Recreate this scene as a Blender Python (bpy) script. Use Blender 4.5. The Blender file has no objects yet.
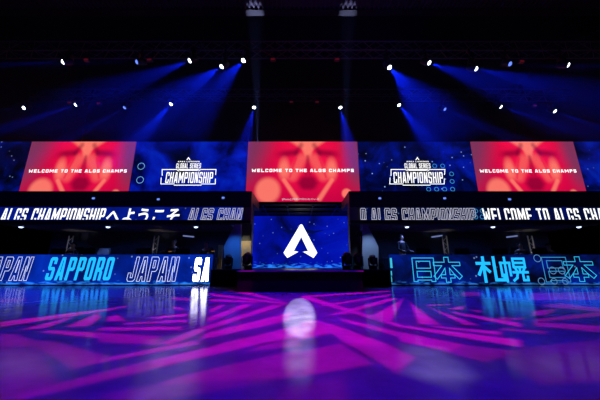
import bpy, bmesh, math, random
from mathutils import Vector, Matrix
from mathutils.geometry import tessellate_polygon
random.seed(7)
S = bpy.context.scene
C = S.collection
R = math.radians

# ------------------------------------------------------------------ camera, world, exposure
HC = 0.67                      # camera height: the photographer crouches at the floor
PITCH = R(13.9)
FPX = 267.0                    # 16 mm lens on a 36 mm sensor, 600 px wide
cam = bpy.data.objects.new('camera', bpy.data.cameras.new('camera'))
C.objects.link(cam)
cam.location = (0, 0, HC)
cam.rotation_euler = (math.pi / 2 + PITCH, 0, 0)
cam.data.sensor_width = 36.0
cam.data.lens = FPX / 600 * 36
cam.data.clip_start = 0.05
S.camera = cam
W = bpy.data.worlds.new('world'); S.world = W; W.use_nodes = True
W.node_tree.nodes['Background'].inputs['Color'].default_value = (0.01, 0.012, 0.05, 1)
W.node_tree.nodes['Background'].inputs['Strength'].default_value = 0.02
S.view_settings.view_transform = 'Standard'
S.view_settings.look = 'None'
S.view_settings.exposure = 0.0
S.view_settings.gamma = 1.0
S.view_settings.use_curve_mapping = False
S.cycles.use_denoising = True
S.cycles.max_bounces = 6
S.cycles.diffuse_bounces = 2
S.cycles.volume_bounces = 0
S.cycles.sample_clamp_indirect = 4.0
BEAM_W = 15000.0                 # watts of one full blue beam
HAZE = 0.010                   # haze density under the rig


def at(px, py, Y):
    """Point on the upright plane at distance Y measured from the photograph."""
    u = (px - 300) / FPX; v = (200 - py) / FPX
    d = Vector((u, math.cos(PITCH) - v * math.sin(PITCH), math.sin(PITCH) + v * math.cos(PITCH)))
    return Vector((0, 0, HC)) + d * (Y / d.y)


def on_floor(px, py):
    u = (px - 300) / FPX; v = (200 - py) / FPX
    d = Vector((u, math.cos(PITCH) - v * math.sin(PITCH), math.sin(PITCH) + v * math.cos(PITCH)))
    return Vector((0, 0, HC)) + d * (-HC / d.z)


# ------------------------------------------------------------------ floor light: gobo projectors and washes hung over the hall floor
def gobo_nodes(light, pos, quads=None, discs=None, blur=0.05, grain=None, near=1.0):
    """Light that only passes where the projector's slide is clear; the slide is measured in metres on the floor."""
    light.use_nodes = True
    nt = light.node_tree; N = nt.nodes; Lk = nt.links
    em = next(n for n in N if n.type == 'EMISSION')
    geo = N.new('ShaderNodeNewGeometry')
    sep = N.new('ShaderNodeSeparateXYZ'); Lk.new(geo.outputs['Incoming'], sep.inputs[0])

    def m(op, a, b=None, c=None):
        n = N.new('ShaderNodeMath'); n.operation = op
        for i, q in enumerate((a, b, c)):
            if q is None: continue
            if isinstance(q, (int, float)): n.inputs[i].default_value = q
            else: Lk.new(q, n.inputs[i])
        return n.outputs[0]
    rx = m('DIVIDE', sep.outputs[0], sep.outputs[2]); ry = m('DIVIDE', sep.outputs[1], sep.outputs[2])
    fx = m('MULTIPLY_ADD', rx, -pos[2], pos[0]); fy = m('MULTIPLY_ADD', ry, -pos[2], pos[1])
    comb = N.new('ShaderNodeCombineXYZ'); Lk.new(fx, comb.inputs[0]); Lk.new(fy, comb.inputs[1]); comb.inputs[2].default_value = 1.0

    def smooth(v, w):
        n = N.new('ShaderNodeMapRange'); n.interpolation_type = 'SMOOTHSTEP'
        n.inputs['From Min'].default_value = -w; n.inputs['From Max'].default_value = w
        Lk.new(v, n.inputs['Value']); return n.outputs[0]
    total = None
    for q in quads or []:
        gain = 1.0
        if isinstance(q[0], (int, float)): gain, q = q[0], q[1]
        pts = [on_floor(*p).to_2d() for p in q]
        area = sum(pts[i].x * pts[(i + 1) % len(pts)].y - pts[(i + 1) % len(pts)].x * pts[i].y for i in range(len(pts)))
        my = sum(p[1] for p in q) / len(q)
        gain *= near * 1.0 + (1 - near) * min(1.0, max(0.0, (392 - my) / 50))
        if area < 0: pts.reverse()
        mn = None
        for i in range(len(pts)):
            a, b = pts[i], pts[(i + 1) % len(pts)]
            e = b - a
            if e.length < 1e-5: continue
            n2 = Vector((-e.y, e.x)).normalized()
            dn = N.new('ShaderNodeVectorMath'); dn.operation = 'DOT_PRODUCT'
            Lk.new(comb.outputs[0], dn.inputs[0]); dn.inputs[1].default_value = (n2.x, n2.y, -n2.dot(a))
            mn = dn.outputs['Value'] if mn is None else m('MINIMUM', mn, dn.outputs['Value'])
        v = m('MULTIPLY', smooth(mn, blur), gain)
        total = v if total is None else m('MAXIMUM', total, v)
    for (cx, cy, ax, ay, soft, gain) in discs or []:
        dx = m('MULTIPLY', m('ADD', fx, -cx), 1 / ax); dy = m('MULTIPLY', m('ADD', fy, -cy), 1 / ay)
        rr = m('SQRT', m('ADD', m('MULTIPLY', dx, dx), m('MULTIPLY', dy, dy)))
        v = m('MULTIPLY', smooth(m('SUBTRACT', 1.0, rr), soft), gain)
        total = v if total is None else m('MAXIMUM', total, v)
    if grain:
        nz = N.new('ShaderNodeTexNoise'); nz.inputs['Scale'].default_value = grain; nz.inputs['Detail'].default_value = 3
        Lk.new(comb.outputs[0], nz.inputs['Vector'])
        g = N.new('ShaderNodeMapRange'); g.inputs['From Min'].default_value = 0.3; g.inputs['From Max'].default_value = 0.7
        g.inputs['To Min'].default_value = 0.35; g.inputs['To Max'].default_value = 1.2
        Lk.new(nz.outputs['Fac'], g.inputs['Value']); total = m('MULTIPLY', total, g.outputs[0])
    Lk.new(total, em.inputs['Strength'])


def spot(name, loc, target, color, energy, angle, blend=0.3, radius=0.05, parent=None):
    ld = bpy.data.lights.new(name, 'SPOT'); ld.color = color; ld.energy = energy
    ld.spot_size = R(angle); ld.spot_blend = blend; ld.shadow_soft_size = radius
    o = bpy.data.objects.new(name, ld); C.objects.link(o)
    d = Vector(target) - Vector(loc)
    o.location = loc; o.rotation_euler = d.to_track_quat('-Z', 'Y').to_euler()
    if parent: o.parent = parent
    return o


MAGENTA = [
    [(0, 322), (0, 327), (100, 312), (100, 309.5)],
    [(20, 330), (45, 328), (72, 318), (66, 318)],
    [(66, 327), (88, 326), (100, 318), (98, 313)],
    [(40, 332), (100, 338), (100, 333), (50, 330.5)],
    [0.4, [(0, 334), (0, 347), (50, 347), (15, 334)]],
    [0.45, [(0, 299), (0, 303), (25, 301), (25, 298)]],
    [(100, 310), (100, 312), (127, 307), (125, 306)],
    [(108, 317), (117, 315), (125, 321), (108, 321.5)],
    [(150, 317.5), (155, 319), (187, 316), (187, 313.5)],
    [(125, 323), (125, 324.5), (187, 322), (187, 319.5)],
    [(100, 328), (100, 330.3), (182, 330), (182, 326.5)],
    [0.6, [(100, 333), (100, 342), (160, 345), (160, 336)]],
    [(160, 343), (170, 345), (203, 332), (203, 327)],
    [0.9, [(172, 307), (175, 309), (184, 310), (180, 307)]],
    [0.6, [(172, 297), (172, 300), (190, 301), (190, 298)]],
    [(228, 291), (243, 290), (288, 303), (278, 301)],
    [(209, 293), (212, 296), (287, 304.5), (287, 303)],
    [(210, 299), (210, 301), (258, 303), (255, 301)],
    [(272, 291), (285, 291), (300, 299), (298, 296)],
    [(209, 310), (212, 312.5), (226, 305), (221, 304.5)],
    [(208, 318), (209, 322), (252, 305), (243, 304)],
    [(203, 327), (204, 331), (285, 305), (272, 305)],
    [(203, 334), (200, 340), (288, 321), (292, 312)],
    [(215, 345), (245, 345), (300, 338), (300, 325)],
    [(300, 296), (303, 297.5), (390, 292), (390, 290.5)],
    [(318, 306), (326, 306), (390, 296), (390, 294)],
    [(325, 316), (345, 314), (398, 299), (390, 298)],
    [(300, 298), (308, 296), (402, 325), (402, 328)],
    [(340, 318), (342, 321), (400, 337), (400, 332)],
    [(312, 320), (335, 325), (392, 346), (350, 346)],
    [(300, 322), (318, 320), (342, 331), (300, 340)],
    [(403, 299), (391, 321), (368, 318)],
    [(410, 302.5), (440, 325), (419, 324)],
    [(432, 308.5), (478, 325), (465, 325), (440, 313)],
    [(452, 311.5), (455, 314), (520, 327), (520, 323)],
    [0.9, [(448, 309), (464, 306), (462, 310)]],
    [0.7, [(427, 305.8), (427, 304.8), (450, 304), (450, 305)]],
    [(433, 326), (433, 327), (500, 335), (500, 331.5)],
    [(400, 325), (400, 327), (520, 347), (520, 340)],
    [(400, 332), (400, 341), (450, 352), (465, 345)],
    [0.7, [(470, 309.5), (480, 310), (480, 312.5), (476, 312)]],
    [0.5, [(462, 292), (462, 296), (480, 296), (480, 292)]],
    [0.5, [(530, 293), (530, 300), (600, 300), (600, 292)]],
    [0.55, [(533, 311), (533, 316), (545, 315), (557, 309)]],
    [0.5, [(535, 319.5), (535, 322), (600, 316), (600, 312)]],
    [0.5, [(535, 322), (535, 326), (600, 332), (600, 326)]],
    [0.6, [(500, 317), (500, 319), (522, 320), (522, 318)]],
    [0.5, [(500, 328), (500, 330), (545, 334), (545, 331)]],
    [0.5, [(540, 306), (600, 312), (600, 308), (560, 303)]],
    [0.45, [(25, 341), (52, 341), (108, 356), (75, 370)]],
    [0.35, [(0, 348), (40, 350), (60, 385), (0, 400)]],
    [(82, 363), (85, 365), (200, 344), (195, 340.5)],
    [0.85, [(10, 396), (20, 400), (150, 370), (150, 360)]],
    [(150, 361), (150, 369), (265, 343), (245, 339)],
    [0.75, [(150, 386), (188, 374), (300, 349), (300, 377)]],
    [0.5, [(150, 386), (300, 377), (190, 396), (150, 402)]],
    [0.6, [(245, 352), (300, 346), (300, 338), (262, 345)]],
    [0.8, [(342, 340), (378, 340), (415, 357), (397, 373)]],
    [0.75, [(300, 352), (340, 343), (374, 364), (300, 377)]],
    [0.4, [(285, 386), (345, 376), (350, 402), (270, 402)]],
    [0.5, [(450, 343), (445, 352), (485, 362), (520, 352)]],
    [0.2, [(490, 352), (640, 335), (640, 380), (540, 385)]],
    [0.55, [(100, 395), (150, 385), (190, 396), (120, 402)]],
]
POS = (0.0, 6.3, 6.2)
g = spot('magenta_pattern_projector', POS, (0, 6.3, 0), (1.0, 0.0, 0.55), 5200, 160, 0.2, 0.02)
gobo_nodes(g.data, POS, quads=MAGENTA, discs=[(-0.1, 4.2, 1.7, 2.2, 0.6, 0.16)], blur=0.04, near=0.4)
POS2 = (0.0, 6.4, 5.6)
b = spot('blue_floor_wash', POS2, (0, 6.4, 0), (0.035, 0.0, 1.0), 3200, 150, 0.5, 0.05)
WASH = [[(-60, 291), (660, 291), (660, 420), (-60, 420)], [(-60, 286.5), (212, 286.5), (212, 291.2), (-60, 291.2)], [(390, 286.5), (660, 286.5), (660, 291.2), (390, 291.2)]]
gobo_nodes(b.data, POS2, quads=WASH, blur=0.12)
POS3 = (0.0, 3.4, 7.4)
w = spot('white_pool_projector', POS3, (0, 3.4, 0), (0.72, 0.66, 1.0), 6500, 110, 0.3, 0.02)
pc, pt = on_floor(299.5, 310.5), on_floor(299.5, 336)
gobo_nodes(w.data, POS3, quads=[[0.13, [(150, 340), (200, 330), (199, 362), (188, 400), (138, 400)]], [0.17, [(405, 345), (440, 348), (472, 375), (452, 388), (410, 374)]]], blur=0.1, discs=[(pc.x, pc.y, 0.22, 1.6, 0.15, 1.35), (pt.x, pt.y, 0.12, 0.95, 0.4, 0.38)], grain=5.0)


# ------------------------------------------------------------------ materials
def mat(name, color, rough=0.5, metal=0.0, noise=None, spec=0.5):
    m = bpy.data.materials.new(name); m.use_nodes = True
    nt = m.node_tree; p = nt.nodes['Principled BSDF']
    p.inputs['Base Color'].default_value = (*color, 1)
    p.inputs['Roughness'].default_value = rough
    p.inputs['Metallic'].default_value = metal
    p.inputs['Specular IOR Level'].default_value = spec
    if noise:
        sc, amt = noise
        tc = nt.nodes.new('ShaderNodeTexCoord'); nz = nt.nodes.new('ShaderNodeTexNoise')
        nz.inputs['Scale'].default_value = sc; nz.inputs['Detail'].default_value = 5
        nt.links.new(tc.outputs['Object'], nz.inputs['Vector'])
        mr = nt.nodes.new('ShaderNodeMix'); mr.data_type = 'RGBA'
        mr.inputs['A'].default_value = (*[c * (1 - amt) for c in color], 1)
        mr.inputs['B'].default_value = (*[min(1, c * (1 + amt)) for c in color], 1)
        nt.links.new(nz.outputs['Fac'], mr.inputs['Factor'])
        nt.links.new(mr.outputs['Result'], p.inputs['Base Color'])
    return m


def glow(name, color, strength=1.0):
    m = bpy.data.materials.new(name); m.use_nodes = True
    nt = m.node_tree; nt.nodes.remove(nt.nodes['Principled BSDF'])
    e = nt.nodes.new('ShaderNodeEmission'); e.inputs['Color'].default_value = (*color, 1); e.inputs['Strength'].default_value = strength
    nt.links.new(e.outputs[0], nt.nodes['Material Output'].inputs['Surface'])
    return m


def led(name, stops, scale=1.0, seed=0.0, stars=0.0, strength=1.0, rocks=None, stretch=(1, 1, 1)):
    """Screen picture: drifting blue cloud, small stars, and a rocky strip along the lower edge."""
    m = bpy.data.materials.new(name); m.use_nodes = True
    nt = m.node_tree; N = nt.nodes; Lk = nt.links
    N.remove(N['Principled BSDF'])
    tc = N.new('ShaderNodeTexCoord'); mp = N.new('ShaderNodeMapping')
    mp.inputs['Location'].default_value = (seed, seed * 0.37, seed * 1.3); mp.inputs['Scale'].default_value = stretch
    Lk.new(tc.outputs['Object'], mp.inputs['Vector'])
    nz = N.new('ShaderNodeTexNoise'); nz.inputs['Scale'].default_value = scale; nz.inputs['Detail'].default_value = 6; nz.inputs['Roughness'].default_value = 0.55
    nz.inputs['Distortion'].default_value = 0.6
    Lk.new(mp.outputs[0], nz.inputs['Vector'])
    cr = N.new('ShaderNodeValToRGB'); el = cr.color_ramp.elements
    el[0].position, el[0].color = stops[0][0], (*stops[0][1], 1)
    el[1].position, el[1].color = stops[-1][0], (*stops[-1][1], 1)
    for pos, col in stops[1:-1]:
        k = el.new(pos); k.color = (*col, 1)
    Lk.new(nz.outputs['Fac'], cr.inputs['Fac'])
    out = cr.outputs['Color']

    def add(a, b, fac=1.0):
        n = N.new('ShaderNodeMix'); n.data_type = 'RGBA'; n.blend_type = 'ADD'
        n.inputs['Factor'].default_value = fac
        Lk.new(a, n.inputs['A']); Lk.new(b, n.inputs['B']); return n.outputs['Result']
    if stars:
        vo = N.new('ShaderNodeTexVoronoi'); vo.inputs['Scale'].default_value = 3.2
        Lk.new(mp.outputs[0], vo.inputs['Vector'])
        sr = N.new('ShaderNodeValToRGB'); sr.color_ramp.elements[0].color = (0.3 * stars, 0.45 * stars, 0.9 * stars, 1)
        sr.color_ramp.elements[0].position = 0.05; sr.color_ramp.elements[1].position = 0.13; sr.color_ramp.elements[1].color = (0, 0, 0, 1)
        Lk.new(vo.outputs['Distance'], sr.inputs['Fac']); out = add(out, sr.outputs['Color'])
    if rocks:
        z0, z1, col = rocks
        se = N.new('ShaderNodeSeparateXYZ'); Lk.new(tc.outputs['Object'], se.inputs[0])
        mr = N.new('ShaderNodeMapRange'); mr.inputs['From Min'].default_value = z1; mr.inputs['From Max'].default_value = z0
        Lk.new(se.outputs[2], mr.inputs['Value'])
        n2 = N.new('ShaderNodeTexNoise'); n2.inputs['Scale'].default_value = 3.2; n2.inputs['Detail'].default_value = 3
        m2 = N.new('ShaderNodeMapping'); m2.inputs['Scale'].default_value = (1, 1, 3.5); m2.inputs['Location'].default_value = (seed, 0, 0)
        Lk.new(tc.outputs['Object'], m2.inputs['Vector']); Lk.new(m2.outputs[0], n2.inputs['Vector'])
        mu = N.new('ShaderNodeMath'); mu.operation = 'MULTIPLY'; Lk.new(mr.outputs[0], mu.inputs[0]); Lk.new(n2.outputs['Fac'], mu.inputs[1])
        rr = N.new('ShaderNodeValToRGB'); rr.color_ramp.elements[0].position = 0.27; rr.color_ramp.elements[0].color = (0, 0, 0, 1)
        rr.color_ramp.elements[1].position = 0.40; rr.color_ramp.elements[1].color = (*col, 1)
        Lk.new(mu.outputs[0], rr.inputs['Fac']); out = add(out, rr.outputs['Color'])
    e = N.new('ShaderNodeEmission'); e.inputs['Strength'].default_value = strength
    Lk.new(out, e.inputs['Color']); Lk.new(e.outputs[0], N['Material Output'].inputs['Surface'])
    return m


BLACK = mat('matte_black', (0.012, 0.012, 0.014), 0.6, spec=0.2)
BLACKP = mat('black_paint', (0.016, 0.016, 0.018), 0.35, spec=0.3)
CLOTH = mat('black_drape', (0.006, 0.006, 0.008), 0.95, noise=(6, 0.4), spec=0.05)
DARKWALL = mat('navy_panel', (0.03, 0.04, 0.09), 0.55, noise=(3, 0.3))
ALU = mat('aluminium', (0.55, 0.56, 0.6), 0.35, 0.9)
TRUSS = mat('dulled_truss_metal', (0.10, 0.10, 0.11), 0.45, 0.6)
GREY = mat('grey_plastic', (0.18, 0.18, 0.19), 0.5)
PANEL = mat('pale_wing_panel', (0.30, 0.36, 0.42), 0.6, noise=(2, 0.15))
BEIGE = mat('beige_board', (0.45, 0.36, 0.22), 0.7, noise=(7, 0.3))
OLIVE = mat('dark_olive_column', (0.045, 0.055, 0.05), 0.5, noise=(2, 0.3))
SKIN = mat('skin', (0.45, 0.26, 0.18), 0.5)
HAIR = mat('dark_hair', (0.012, 0.01, 0.009), 0.6)
SHIRT = mat('black_shirt', (0.015, 0.015, 0.02), 0.85)
WHITE_L = glow('led_white', (1.0, 1.0, 1.0), 1.25)
WHITE_D = glow('led_soft_white', (0.75, 0.78, 0.95), 0.75)
OUTL_W = glow('led_white_outline', (0.55, 0.6, 0.9), 1.4)
OUTL_R = glow('led_grey_outline', (0.66, 0.66, 0.85), 0.85)
OUTL_C = glow('led_cyan_outline', (0.03, 0.5, 0.85), 1.1)
OUTL_B = glow('led_blue_outline', (0.05, 0.36, 0.8), 0.75)
CYAN = glow('led_cyan', (0.012, 0.42, 1.0), 1.35)
LENS = glow('lamp_lens_white', (0.75, 0.85, 1.0), 9.0)
LENS_DIM = glow('lamp_lens_blue', (0.12, 0.22, 1.0), 1.6)
LENS_COOL = glow('downlight_lens', (0.5, 0.62, 1.0), 4.0)
LEDGE = glow('ledge_lamp_lens', (0.14, 0.26, 0.9), 1.2)
BAR = glow('light_bar_tube', (0.3, 0.38, 0.9), 0.45)
AMBER = glow('amber_lamp', (1.0, 0.45, 0.12), 0.3)
RED_GLINT = glow('red_reflection_glow', (1.0, 0.05, 0.12), 0.07)  # red reflection on truss fixtures, put into emission


# ------------------------------------------------------------------ mesh helpers
def tag(o, label=None, cat=None, group=None, kind=None):
    if label: o['label'] = label
    if cat: o['category'] = cat
    if group: o['group'] = group
    if kind: o['kind'] = kind
    return o


def empty(name, loc=(0, 0, 0), label=None, cat=None, group=None, rz=0.0):
    o = bpy.data.objects.new(name, None); C.objects.link(o)
    o.location = loc; o.rotation_euler = (0, 0, rz); o.empty_display_size = 0.1
    return tag(o, label, cat, group)


def link(name, bm, material, parent=None, smooth=False):
    me = bpy.data.meshes.new(name)
    bmesh.ops.recalc_face_normals(bm, faces=bm.faces)
    bm.to_mesh(me); bm.free()
    if smooth:
        for p in me.polygons: p.use_smooth = True
    return link_me(name, me, material, parent)


def link_me(name, me, material, parent=None):
    o = bpy.data.objects.new(name, me); C.objects.link(o)
    if material and not me.materials: me.materials.append(material)
    if parent: o.parent = parent
    return o


def NB(): return bmesh.new()


def box(bm, x0, x1, y0, y1, z0, z1, bev=0.0):
    vs = [bm.verts.new((x, y, z)) for x in (x0, x1) for y in (y0, y1) for z in (z0, z1)]
    for f in ((0, 1, 3, 2), (4, 6, 7, 5), (0, 4, 5, 1), (2, 3, 7, 6), (0, 2, 6, 4), (1, 5, 7, 3)):
        bm.faces.new([vs[i] for i in f])
    if bev:
        es = list({e for v in vs for e in v.link_edges})
        bmesh.ops.bevel(bm, geom=es, offset=bev, segments=2, affect='EDGES', profile=0.7)
    return bm


def tube(bm, a, b, r, n=8, r2=None, caps=True):
    a, b = Vector(a), Vector(b); d = b - a
    q = d.to_track_quat('Z', 'Y'); r2 = r if r2 is None else r2
    ra = [bm.verts.new(a + q @ Vector((r * math.cos(t), r * math.sin(t), 0))) for t in [2 * math.pi * i / n for i in range(n)]]
    rb = [bm.verts.new(b + q @ Vector((r2 * math.cos(t), r2 * math.sin(t), 0))) for t in [2 * math.pi * i / n for i in range(n)]]
    for i in range(n):
        bm.faces.new((ra[i], ra[(i + 1) % n], rb[(i + 1) % n], rb[i]))
    if caps:
        bm.faces.new(ra[::-1]); bm.faces.new(rb)
    return bm


def lathe(bm, prof, n=20, M=None):
    rings = []
    for r, z in prof:
        ring = [bm.verts.new((r * math.cos(2 * math.pi * i / n), r * math.sin(2 * math.pi * i / n), z)) for i in range(n)]
        rings.append(ring)
    for k in range(len(rings) - 1):
        for i in range(n):
            bm.faces.new((rings[k][i], rings[k][(i + 1) % n], rings[k + 1][(i + 1) % n], rings[k + 1][i]))
    bm.faces.new(rings[0][::-1]); bm.faces.new(rings[-1])
    if M is not None:
        bmesh.ops.transform(bm, matrix=M, verts=[v for r in rings for v in r])
    return bm


def prism(bm, pts, y0, y1):
    """Upright slab: outline in x,z between two depths."""
    a = [bm.verts.new((x, y0, z)) for x, z in pts]; b = [bm.verts.new((x, y1, z)) for x, z in pts]
    n = len(pts)
    for i in range(n): bm.faces.new((a[i], a[(i + 1) % n], b[(i + 1) % n], b[i]))
    bm.faces.new(a[::-1]); bm.faces.new(b)
    return bm


# ------------------------------------------------------------------ condensed block lettering
def glyph(ch, w, t, c):
    """Contours (outer, holes...) of a chamfered block capital in a w x 1 cell; also True when it stays unsplit."""
    b = 0.85 * t * 1.0
    h = 0.5
    if ch == 'A':
        return [[[(0, 0), (w * .27, 1), (w * .73, 1), (w, 0), (w - t, 0), (w - t - .045, .2), (t + .045, .2), (t, 0)],
                 [(t + .06, .2 + b), (w - t - .06, .2 + b), (w * .5 + t * .12, 1 - b), (w * .5 - t * .12, 1 - b)]]]
    if ch == 'B':
        return [[[(0, 0), (0, 1), (w - c, 1), (w, 1 - c), (w, h + c * .7), (w - c * .6, h), (w, h - c * .7), (w, c), (w - c, 0)],
                 [(t, b), (w - t, b), (w - t, h - b / 2), (t, h - b / 2)], [(t, h + b / 2), (w - t, h + b / 2), (w - t, 1 - b), (t, 1 - b)]]]
    if ch == 'C':
        return [[[(c, 0), (0, c), (0, 1 - c), (c, 1), (w - c, 1), (w, 1 - c), (w, .66), (w - t, .66), (w - t, 1 - b), (t, 1 - b), (t, b), (w - t, b), (w - t, .34), (w, .34), (w, c), (w - c, 0)]]]
    if ch == 'D':
        return [[[(0, 0), (0, 1), (w - c, 1), (w, 1 - c), (w, c), (w - c, 0)], [(t, b), (w - t, b), (w - t, 1 - b), (t, 1 - b)]]]
    if ch == 'E':
        return [[[(0, 0), (0, 1), (w, 1), (w, 1 - b), (t, 1 - b), (t, h + b / 2), (w * .9, h + b / 2), (w * .9, h - b / 2), (t, h - b / 2), (t, b), (w, b), (w, 0)]]]
    if ch == 'G':
        return [[[(c, 0), (0, c), (0, 1 - c), (c, 1), (w - c, 1), (w, 1 - c), (w, .68), (w - t, .68), (w - t, 1 - b), (t, 1 - b), (t, b), (w - t, b), (w - t, .36), (w * .55, .36), (w * .55, .36 + b), (w, .36 + b), (w, c), (w - c, 0)]]]
    if ch == 'H':
        return [[[(0, 0), (0, 1), (t, 1), (t, h + b / 2), (w - t, h + b / 2), (w - t, 1), (w, 1), (w, 0), (w - t, 0), (w - t, h - b / 2), (t, h - b / 2), (t, 0)]]]
    if ch == 'I':
        return [[[(0, 0), (0, 1), (t, 1), (t, 0)]]]
    if ch == 'J':
        return [[[(c, 0), (0, c), (0, .34), (t, .34), (t, b), (w - t, b), (w - t, 1), (w, 1), (w, c), (w - c, 0)]]]
    if ch == 'L':
        return [[[(0, 0), (0, 1), (t, 1), (t, b), (w, b), (w, 0)]]]
    if ch == 'M':
        return [[[(0, 0), (0, 1), (t * 1.1, 1), (w / 2, .52), (w - t * 1.1, 1), (w, 1), (w, 0), (w - t, 0), (w - t, .62), (w / 2 + .01, .2), (w / 2 - .01, .2), (t, .62), (t, 0)]]]
    if ch == 'N':
        return [[[(0, 0), (0, 1), (t * 1.1, 1), (w - t, .38), (w - t, 1), (w, 1), (w, 0), (w - t * 1.1, 0), (t, .62), (t, 0)]]]
    if ch == 'O':
        return [[[(c, 0), (0, c), (0, 1 - c), (c, 1), (w - c, 1), (w, 1 - c), (w, c), (w - c, 0)], [(t, b), (w - t, b), (w - t, 1 - b), (t, 1 - b)]]]
    if ch == 'P':
        return [[[(0, 0), (0, 1), (w - c, 1), (w, 1 - c), (w, .40 + c), (w - c, .40), (t, .40), (t, 0)], [(t, .40 + b), (w - t, .40 + b), (w - t, 1 - b), (t, 1 - b)]]]
    if ch == 'R':
        return [[[(0, 0), (0, 1), (w - c, 1), (w, 1 - c), (w, .42 + c), (w - c * .8, .42), (w, .36), (w, 0), (w - t, 0), (w - t, .36), (t, .36), (t, 0)],
                 [(t, .40 + b), (w - t, .40 + b), (w - t, 1 - b), (t, 1 - b)]]]
    if ch == 'S':
        return [[[(c, 0), (0, c), (0, .30), (t, .30), (t, b), (w - t, b), (w - t, h - b / 2), (c, h - b / 2), (0, h + c * .5), (0, 1 - c), (c, 1), (w - c, 1), (w, 1 - c), (w, .70), (w - t, .70), (w - t, 1 - b), (t, 1 - b), (t, h + b / 2), (w - c, h + b / 2), (w, h - c * .5), (w, c), (w - c, 0)]]]
    if ch == 'T':
        return [[[(w / 2 - t / 2, 0), (w / 2 - t / 2, 1 - b), (0, 1 - b), (0, 1), (w, 1), (w, 1 - b), (w / 2 + t / 2, 1 - b), (w / 2 + t / 2, 0)]]]
    if ch == 'X':
        return [[[(0, 0), (w / 2 - t * .6, .5), (0, 1), (t * 1.1, 1), (w / 2, .68), (w - t * 1.1, 1), (w, 1), (w / 2 + t * .6, .5), (w, 0), (w - t * 1.1, 0), (w / 2, .32), (t * 1.1, 0)]]]
    if ch == 'W':
        return [[[(w * .12, 0), (0, 1), (t, 1), (w * .26, .32), (w / 2 - .02, .8), (w / 2 + .02, .8), (w - w * .26, .32), (w - t, 1), (w, 1), (w * .88, 0), (w * .68, 0), (w / 2, .45), (w * .32, 0)]]]
    return []


WIDE = {'M': 1.38, 'W': 1.4, 'A': 1.08}


def word_contours(text, x0, x1, z0, z1, w=0.46, t=0.14, c=0.07, gap=0.12, slant=0.0):
    """Lays the text out so that it fills x0..x1 at the height z0..z1; list of glyphs, each a list of contours."""
    pen = 0.0; out = []
    for ch in text:
        if ch == ' ': pen += w * .75; continue
        gw = t if ch == 'I' else w * WIDE.get(ch, 1.0)
        for g_ in glyph(ch, gw, t, c):
            out.append([[(pen + px, pz) for px, pz in cc] for cc in g_])
        pen += gw + gap
    total = pen - gap; H = z1 - z0; sx = (x1 - x0 - slant * H) / total
    return [[[(x0 + px * sx + slant * pz * H, z0 + pz * H) for px, pz in cc] for cc in g_] for g_ in out]


def clip_low(glyphs, zc):
    """Cuts the lettering level off at the height zc, as the strip of lamps below crops it."""
    res = []
    for g_ in glyphs:
        ng = []
        for cc in g_:
            o = []
            for i in range(len(cc)):
                a, b2 = cc[i], cc[(i + 1) % len(cc)]
                ia, ib = a[1] >= zc, b2[1] >= zc
                if ia: o.append(a)
                if ia != ib:
                    k = (zc - a[1]) / (b2[1] - a[1]); o.append((a[0] + k * (b2[0] - a[0]), zc))
            if len(o) > 2: ng.append(o)
        if ng: res.append(ng)
    return res


def fill_glyphs(bm, glyphs, y):
    for g_ in glyphs:
        flat = [Vector((p[0], p[1], 0)) for cc in g_ for p in cc]
        vs = [bm.verts.new((p.x, y, p.y)) for p in flat]
        for tri in tessellate_polygon([[Vector((p[0], p[1], 0)) for p in cc] for cc in g_]):
            try: bm.faces.new([vs[i] for i in tri])
            except ValueError: pass
    return bm


def line_glyphs(bm, glyphs, y, th):
    for g_ in glyphs:
        for cc in g_:
            n = len(cc)
            for i in range(n):
                stroke(bm, cc[i], cc[(i + 1) % n], y, th)
    return bm


def stroke(bm, a, b, y, th):
    a, b = Vector(a), Vector(b); d = b - a
    if d.length < 1e-6: return
    d.normalize(); nrm = Vector((-d.y, d.x)) * th / 2; e = d * th / 2
    bm.faces.new([bm.verts.new((p.x, y, p.y)) for p in (a - e - nrm, b + e - nrm, b + e + nrm, a - e + nrm)])


def ring(bm, cx, cz, r, y, th, n=24):
    a = [bm.verts.new((cx + (r - th / 2) * math.cos(2 * math.pi * i / n), y, cz + (r - th / 2) * math.sin(2 * math.pi * i / n))) for i in range(n)]
    b = [bm.verts.new((cx + (r + th / 2) * math.cos(2 * math.pi * i / n), y, cz + (r + th / 2) * math.sin(2 * math.pi * i / n))) for i in range(n)]
    for i in range(n): bm.faces.new((a[i], a[(i + 1) % n], b[(i + 1) % n], b[i]))


def link_words(text, glyphs, y, m, parent, th=None):
    k = 0
    for wd in text.split():
        bm = NB(); part = glyphs[k:k + len(wd)]; k += len(wd)
        if th: line_glyphs(bm, part, y, th)
        else: fill_glyphs(bm, part, y)
        link('lettering', bm, m, parent)


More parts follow.
